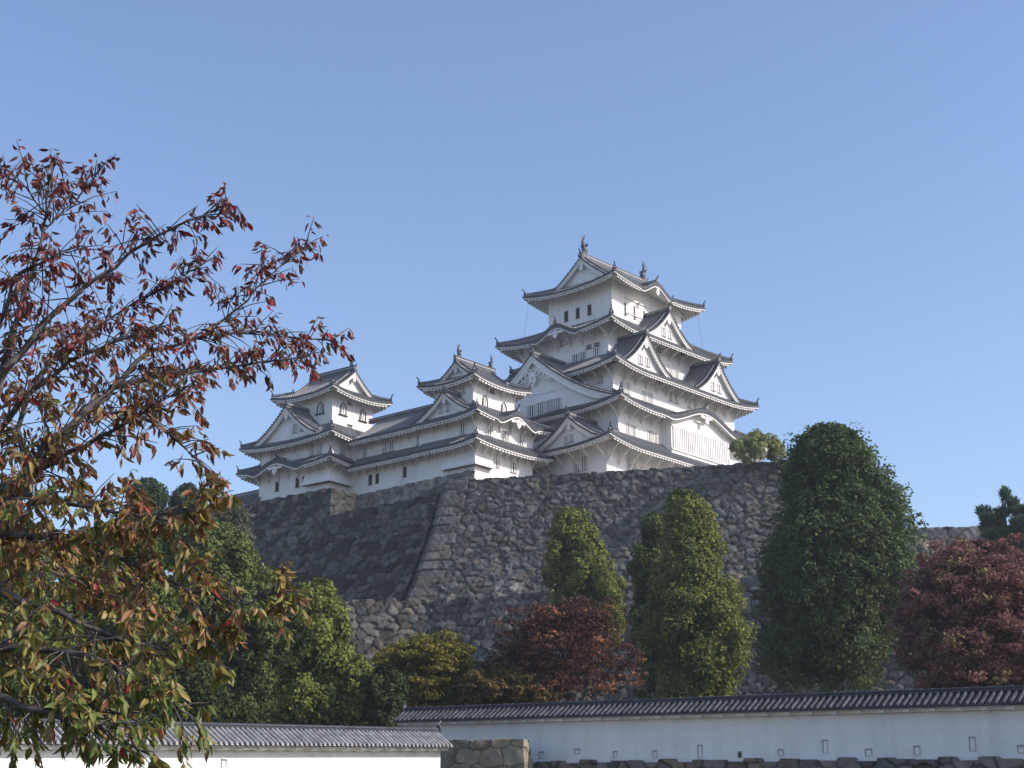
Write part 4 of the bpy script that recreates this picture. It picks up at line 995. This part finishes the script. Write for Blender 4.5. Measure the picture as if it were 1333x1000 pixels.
YC = dict(clump=(.35, .7), flat=.35, inner=.03, tilt=.6, lflat=.55, lump=(.14, .27), spray=(.4, 1.6))
tree('spreading yellow green maple at the foot of the stone wall', 560, 92, [(822, 570, 600), (832, 530, 612), (850, 495, 618), (870, 488, 624), (890, 486, 632), (910, 500, 640), (935, 520, 630)], leafs=26000, size=.12, col=((.11, .11, .022), (.27, .22, .045)), seed=14, name='maple_tree', cat='maple', **YC)
tree('dark red maple in the middle behind the long white wall', 735, 90, [(778, 735, 770), (790, 688, 792), (808, 655, 812), (835, 640, 828), (865, 638, 832), (890, 650, 828), (905, 670, 820)], leafs=20000, size=.11, col=((.055, .028, .023), (.115, .05, .038)), tips=(.28, .12, .06), tipf=.10, seed=15, name='maple_tree', cat='maple', **YC)
tree('large rusty red maple at the right edge', 1265, 86, [(708, 1232, 1300), (720, 1210, 1340), (745, 1188, 1370), (780, 1168, 1385), (820, 1166, 1390), (860, 1175, 1385), (885, 1190, 1370), (900, 1210, 1350)], leafs=110000, size=.12, clump=(.35, .6), flat=.6, lflat=.75, inner=.06, tilt=.7, spray=(.4, 1.45), col=((.15, .075, .065), (.33, .15, .12)), tips=(.20, .15, .07), tipf=.12, seed=16, name='maple_tree', cat='maple')
tree('low orange brown shrub between the yellow maple and the dark red maple', 660, 88, [(868, 640, 668), (880, 610, 700), (895, 600, 720), (908, 600, 725)], leafs=9000, size=.15, col=((.07, .055, .02), (.17, .11, .035)), seed=17, name='shrub', cat='shrub', clump=(.3, .6), flat=.5, trunk=.08)
tree('low dark evergreen shrub between the bushy conical tree and the yellow green maple', 505, 86, [(868, 492, 510), (885, 482, 524), (910, 478, 532), (945, 476, 536)], leafs=12000, size=.13, clump=(.3, .5), col=((.03, .045, .015), (.07, .09, .028)), seed=23, name='shrub', cat='shrub', trunk=.1)
tree('light green spiky shrub growing on top of the big stone wall', 985, 151.5, [(562, 982, 992), (570, 966, 1004), (580, 950, 1016), (592, 942, 1022), (602, 945, 1022)], leafs=7000, size=.11, col=((.18, .21, .08), (.34, .36, .14)), seed=18, name='shrub', cat='shrub', clump=(.18, .42), trunk=.05, ground_z=38.7, aspect=3.6, inner=.0, lump=(.10, .2), density=.5, lflat=.6, spray=(.45, 1.7))
tree('lower green bush under the cherry tree at the bottom left corner', 60, 60, [(905, 10, 110), (925, -20, 150), (950, -40, 190), (985, -40, 215), (1010, -40, 220)], leafs=20000, size=.14, clump=(.3, .6), col=G2, seed=19, name='bush', cat='bush', trunk=.1, ground_z=0)
# pine with needle pads
def pine(label, bx_, D, pads, seed):
    rng = np.random.default_rng(seed); base = at(bx_, 760, D); org = np.array([base[0], base[1], 16.]); o = empty('pine_tree', org); tag(o, label, 'pine')
    Vs, Fs, Cc = [], [], []; k = 0; tb = MB(); trunk_top = at(1305, 650, D)-org
    tb.tube([np.zeros(3), np.array([.4, .2, (trunk_top[2])*.5]), trunk_top], [.35, .25, .08], 8, 'bark')
    for x, y, rx, rz in pads:
        c = at(x, y, D) + fh*rng.uniform(-1.5, 1.5); sc1 = D/2193
        n = int(rx*rz*9); u = rng.normal(0, 1, (n, 3)); u /= np.linalg.norm(u, axis=1)[:, None]; r_ = rng.uniform(.4, 1, n)**.5
        P_ = c + u*r_[:, None]*np.array([rx*sc1, rx*sc1, rz*sc1])
        dirs = u*.6 + np.array([0, 0, .9]) + rng.normal(0, .35, (n, 3)); dirs /= np.linalg.norm(dirs, axis=1)[:, None]
        sd2 = np.cross(dirs, rng.normal(0, 1, (n, 3))); sd2 /= np.linalg.norm(sd2, axis=1)[:, None]; ln = rng.uniform(.35, .6, n)[:, None]
        V = np.stack([P_ - sd2*.05, P_ + sd2*.05, P_ + dirs*ln + sd2*.02, P_ + dirs*ln - sd2*.02], 1).reshape(-1, 3)
        Vs.append(V-org); Fs.append(np.arange(len(V)).reshape(-1, 4)+k); k += len(V)
        Cc.append(np.repeat(np.array([.045, .08, .05]) + rng.uniform(0, 1, (n, 1))*np.array([.05, .07, .04]), 4, axis=0))
        q = c-org; z_ = max(q[2]-1.2, 1); f = z_/trunk_top[2]; tb.tube([trunk_top*f, (trunk_top*f+q)/2+(0, 0, -.2), q], [.12, .08, .04], 5, 'bark')
    npmesh('crown', np.concatenate(Vs), np.concatenate(Fs), np.concatenate(Cc), 'leaf', o); tb.build('trunk', o)
pine('dark pine with upturned needle tufts above the far stone wall at the right edge', 1320, 138, [(1303, 650, 4, 8), (1322, 655, 6, 7), (1287, 663, 8, 5), (1284, 676, 8, 4), (1308, 667, 9, 5), (1330, 668, 11, 6), (1296, 684, 15, 5), (1326, 686, 16, 6), (1345, 668, 9, 9), (1318, 700, 28, 8), (1345, 708, 26, 13), (1290, 700, 12, 5), (1303, 676, 8, 4)], 3)

# ================================================================== NEAR CHERRY TREE
def cherry():
    rng = np.random.default_rng(77); D0 = 8.6
    root = at(-190, 1000, 8.4); org = np.array([root[0], root[1], 0.0])
    o = empty('cherry_tree', org); tag(o, 'near cherry tree at left with drooping red and green autumn leaves', 'cherry tree')
    B = {  # limbs, in survey coordinates (x, y, distance, radius m)
     'trunk': [(-190, 1000, 8.4, .16), (-120, 800, 8.5, .13), (-60, 715, 8.5, .10), (5, 655, 8.5, .075), (36, 622, 8.6, .062)],
     'A': [(36, 622, 8.6, .055), (67, 577, 8.6, .045), (112, 537, 8.6, .038), (148, 505, 8.7, .033), (211, 487, 8.7, .022), (315, 478, 8.8, .011), (400, 463, 8.8, .004)],
     'B': [(148, 505, 8.7, .026), (193, 458, 8.8, .02), (270, 437, 8.8, .014), (330, 434, 8.9, .009), (434, 444, 9.0, .004)],
     'C': [(262, 441, 8.8, .014), (306, 402, 8.8, .010), (342, 366, 8.8, .007), (402, 318, 8.9, .003)],
     'D': [(-20, 560, 8.4, .045), (9, 444+36, 8.4, .035), (58, 418, 8.4, .028), (112, 374, 8.4, .02), (166, 329, 8.4, .014), (225, 296, 8.3, .009), (270, 278, 8.3, .006), (308, 268, 8.3, .003)],
     'E': [(-5, 500, 8.5, .03), (31, 385, 8.7, .022), (54, 309, 8.8, .015), (64, 262, 8.8, .010), (70, 212, 8.8, .004)],
     'F': [(36, 622, 8.6, .03), (22, 560, 8.9, .025), (40, 500, 9.0, .02), (90, 450, 9.1, .014), (150, 410, 9.2, .010), (230, 365, 9.2, .006), (270, 340, 9.2, .003)],
     'G': [(67, 291, 8.8, .009), (35, 245, 8.8, .006), (0, 224, 8.9, .004), (-20, 215, 8.9, .003)],
     'G2': [(58, 300, 8.8, .008), (100, 262, 8.9, .006), (128, 222, 8.9, .003)],
     'I': [(112, 537, 8.6, .018), (180, 540, 8.5, .013), (225, 570, 8.4, .008), (262, 605, 8.4, .004)],
     'J': [(20, 640, 8.5, .026), (60, 655, 8.0, .02), (120, 660, 7.8, .015), (190, 672, 7.6, .010), (240, 668, 7.5, .007), (280, 640, 7.5, .004)],
     'K': [(-60, 715, 8.5, .04), (20, 696, 8.0, .03), (110, 705, 7.8, .02), (190, 745, 7.6, .014), (250, 768, 7.5, .010), (320, 782, 7.5, .007), (382, 760, 7.5, .004)],
     'L': [(-80, 750, 8.4, .04), (8, 772, 7.8, .03), (80, 800, 7.6, .022), (160, 838, 7.5, .014), (240, 843, 7.5, .009), (300, 822, 7.5, .004)],
     'M': [(-110, 800, 8.4, .04), (0, 842, 7.5, .03), (100, 850, 7.3, .02), (170, 880, 7.2, .012), (215, 905, 7.2, .007), (245, 930, 7.2, .004)],
     'N': [(-120, 850, 8.2, .04), (-20, 905, 7.3, .028), (60, 930, 7.1, .018), (130, 950, 7.0, .012), (200, 985, 7.0, .006)],
     'O': [(-90, 740, 8.5, .03), (-20, 720, 8.8, .022), (50, 740, 9.0, .016), (130, 770, 9.1, .010), (210, 800, 9.1, .005)],
     'P': [(-30, 600, 8.4, .03), (30, 520, 8.1, .022), (90, 470, 8.0, .016), (160, 440, 7.9, .010), (215, 425, 7.9, .005)],
     'Q': [(-20, 480, 8.5, .02), (20, 360, 8.3, .014), (60, 340, 8.2, .009), (110, 320, 8.2, .005)],
     'R': [(36, 622, 8.6, .03), (90, 590, 8.3, .02), (150, 560, 8.1, .014), (210, 520, 8.0, .008), (260, 500, 8.0, .004)],
     'S': [(-40, 860, 8.0, .03), (20, 890, 7.4, .02), (90, 905, 7.2, .012), (150, 930, 7.1, .006)],
     'T': [(-50, 680, 8.5, .03), (40, 690, 9.2, .02), (120, 730, 9.4, .012), (170, 760, 9.4, .006)],
    }
    tb = MB(); LC, LD, LY = [], [], []      # leaf positions, hang directions, picture height
    tw = MB()
    def seg(pts, i, f): return pts[i]*(1-f) + pts[i+1]*f
    for key, lst in B.items():
        pts = [at(x, y, d) for x, y, d, r_ in lst]; rad = [r_ for *_, r_ in lst]
        # smooth the limb
        P2, R2 = [], []
        for i in range(len(pts)-1):
            for f in (0, .33, .66):
                q = seg(pts, i, f) + (rng.normal(0, .008, 3) if i or f else 0); P2.append(q); R2.append((rad[i]*(1-f)+rad[i+1]*f)*(1 if key == 'trunk' else .62))
        P2.append(pts[-1]); R2.append(rad[-1]*.62)
        tb.tube([p-org for p in P2], R2, 7, 'bark_cherry')
        if key == 'trunk': continue
        tot = 0; lens = [np.linalg.norm(b-a) for a, b in zip(pts[:-1], pts[1:])]
        for i, (a, b) in enumerate(zip(pts[:-1], pts[1:])):
            dseg = (b-a)/lens[i]; s = 0
            frac = i/(len(pts)-1)
            while s < lens[i]:
                s += rng.uniform(.008, .025)*(1.15 if lst[0][1] < 600 else 1)*(1.0 if frac > .25 else 1.4)
                if s > lens[i]: break
                p0 = a + dseg*s
                px_ = 666.5 + FPX*np.dot(p0-CAM, rt)/np.dot(p0-CAM, fwd); py_ = 500 - FPX*np.dot(p0-CAM, upv)/np.dot(p0-CAM, fwd)
                if px_ < -60: continue
                upw = (1.0 if py_ < 660 else .25)
                d = dseg*rng.uniform(.2, .9) + rng.normal(0, .55, 3) + np.array([0, 0, upw*rng.uniform(-.3, .8)]); d /= np.linalg.norm(d)
                ln = rng.uniform(.08, .27)*(1.25-.6*frac)
                tp = [p0, p0 + d*ln*.5, p0 + d*ln + np.array([0, 0, -.10*ln])]
                tw.tube([q-org for q in tp], [.0045, .003, .0018], 4, 'bark_cherry', cap=False)
                nl = int(rng.integers(6, 11) * (.9 if py_ < 600 else 1.4))
                for j in range(nl):
                    f = .45 + .55*((j+rng.uniform(0, 1))/nl)**.6; q = tp[0]*(1-f) + tp[2]*f + rng.normal(0, .006, 3)
                    LC.append(q); LD.append(d); LY.append((px_, py_))
    tb.build('trunk', o); tw.build('twigs', o)
    LC = np.array(LC); LD = np.array(LD); LY = np.array(LY); n = len(LC)
    # leaf: 5 stations along the blade x 3 across, folded and drooping
    hang = np.stack([rng.normal(0, .42, n), rng.normal(0, .42, n), -1.0+rng.normal(0, .25, n)], 1) + LD*.55; hang /= np.linalg.norm(hang, axis=1)[:, None]
    sdv = np.cross(hang, rng.normal(0, 1, (n, 3))); sdv /= np.linalg.norm(sdv, axis=1)[:, None]; nv_ = np.cross(hang, sdv)
    ln = rng.uniform(.045, .084, n)*np.where(LY[:, 1] < 520, .82, .94); wd = ln*rng.uniform(.30, .42, n); curl = rng.uniform(.05, .5, n); fold_ = rng.uniform(.15, .75, n); twist = rng.normal(0, .5, n)
    st = [(0, .0), (.12, .42), (.38, 1.0), (.68, .78), (.88, .32), (1.0, .0)]
    V = []; pet = .25
    for t_, ww in st:
        ctr = LC + hang*((t_+pet)*ln)[:, None] - nv_*(curl*ln*t_*t_)[:, None]
        aa = twist*t_; s2 = sdv*np.cos(aa)[:, None] + nv_*np.sin(aa)[:, None]; n2 = nv_*np.cos(aa)[:, None] - sdv*np.sin(aa)[:, None]
        for sg in (-1, 0, 1):
            V.append(ctr + s2*(sg*wd/2*ww)[:, None] + n2*(abs(sg)*wd/2*ww*fold_)[:, None])
    # petiole
    V.append(LC - sdv*.0006); V.append(LC + sdv*.0006)
    V = np.stack(V, 1); nvp = V.shape[1]
    F = []
    for i in range(len(st)-1):
        for j in range(2): F.append((i*3+j, i*3+j+1, (i+1)*3+j+1, (i+1)*3+j))
    F.append((nvp-2, nvp-1, 1, 1+0)) if False else None
    F = np.array([f for f in F if f]); FF = (np.arange(n)*nvp)[:, None, None] + F[None]
    # autumn colour: red and maroon high in the tree, olive to green low down
    y = LY[:, 1] + rng.normal(0, 45, n); k = np.clip((y-430)/260, 0, 1); k2 = np.clip((y-760)/170, 0, 1)
    red = np.array([.19, .032, .036]); mar = np.array([.13, .045, .038]); brn = np.array([.19, .085, .05]); olv = np.array([.25, .195, .05]); grn = np.array([.13, .175, .04]); brt = np.array([.38, .035, .045]); org_ = np.array([.34, .15, .06])
    r1 = rng.uniform(0, 1, n)[:, None]; top_ = np.where(r1 < .45, mar, np.where(r1 < .75, red, brn)); mid_ = np.where(r1 < .5, olv, np.where(r1 < .72, org_*.8, np.where(r1 < .86, brn, grn))); bot_ = np.where(r1 < .62, grn, np.where(r1 < .9, olv*.9, org_*.7))
    c = top_*(1-k[:, None]) + mid_*k[:, None]; c = c*(1-k2[:, None]) + bot_*k2[:, None]
    rightness = np.clip((LY[:, 0]-180)/240, 0, 1)*(LY[:, 1] < 520); rr = rng.uniform(0, 1, n)
    c = np.where((rr < .015+.12*rightness)[:, None], brt, c)
    c = c*rng.uniform(.75, 1.25, n)[:, None]
    C = np.repeat(c, nvp, axis=0); C = C.reshape(n, nvp, 3); C[:, [1, 4, 7, 10, 13]] *= 1.12; C = C.reshape(-1, 3)
    npmesh('foliage', V.reshape(-1, 3)-org, FF.reshape(-1, 4), C, 'cherry', o, smooth=True)
    print('cherry leaves', n)
cherry()

# ================================================================== AIR
hz = MB(); hz.hexa([(-4200, -4200, -1), (4200, -4200, -1), (4200, 4200, -1), (-4200, 4200, -1), (-4200, -4200, 80), (4200, -4200, 80), (4200, 4200, 80), (-4200, 4200, 80)], 'mortar')
ho = hz.build('haze'); ho['kind'] = 'stuff'
hm = bpy.data.materials.new('air'); hm.use_nodes = True; hn = hm.node_tree.nodes; hn.remove(hn['Principled BSDF'])
pv = hn.new('ShaderNodeVolumePrincipled'); pv.inputs['Color'].default_value = (.86, .92, 1, 1); pv.inputs['Density'].default_value = .00028; pv.inputs['Anisotropy'].default_value = .2
hm.node_tree.links.new(pv.outputs[0], hn['Material Output'].inputs['Volume']); ho.data.materials[0] = hm

# ================================================================== GROUPS OF REPEATS
GN = {'castle turret': 'small white turrets of the castle', 'stone wall': 'dry stone walls of the castle', 'tree': 'green trees below the castle', 'maple': 'autumn maples behind the white wall', 'shrub': 'shrubs around the stone walls', 'wall': 'white plastered boundary walls with tiled roofs'}
for o in list(bpy.data.objects):
    if o.parent is None and o.get('category') in GN: o['group'] = GN[o['category']]
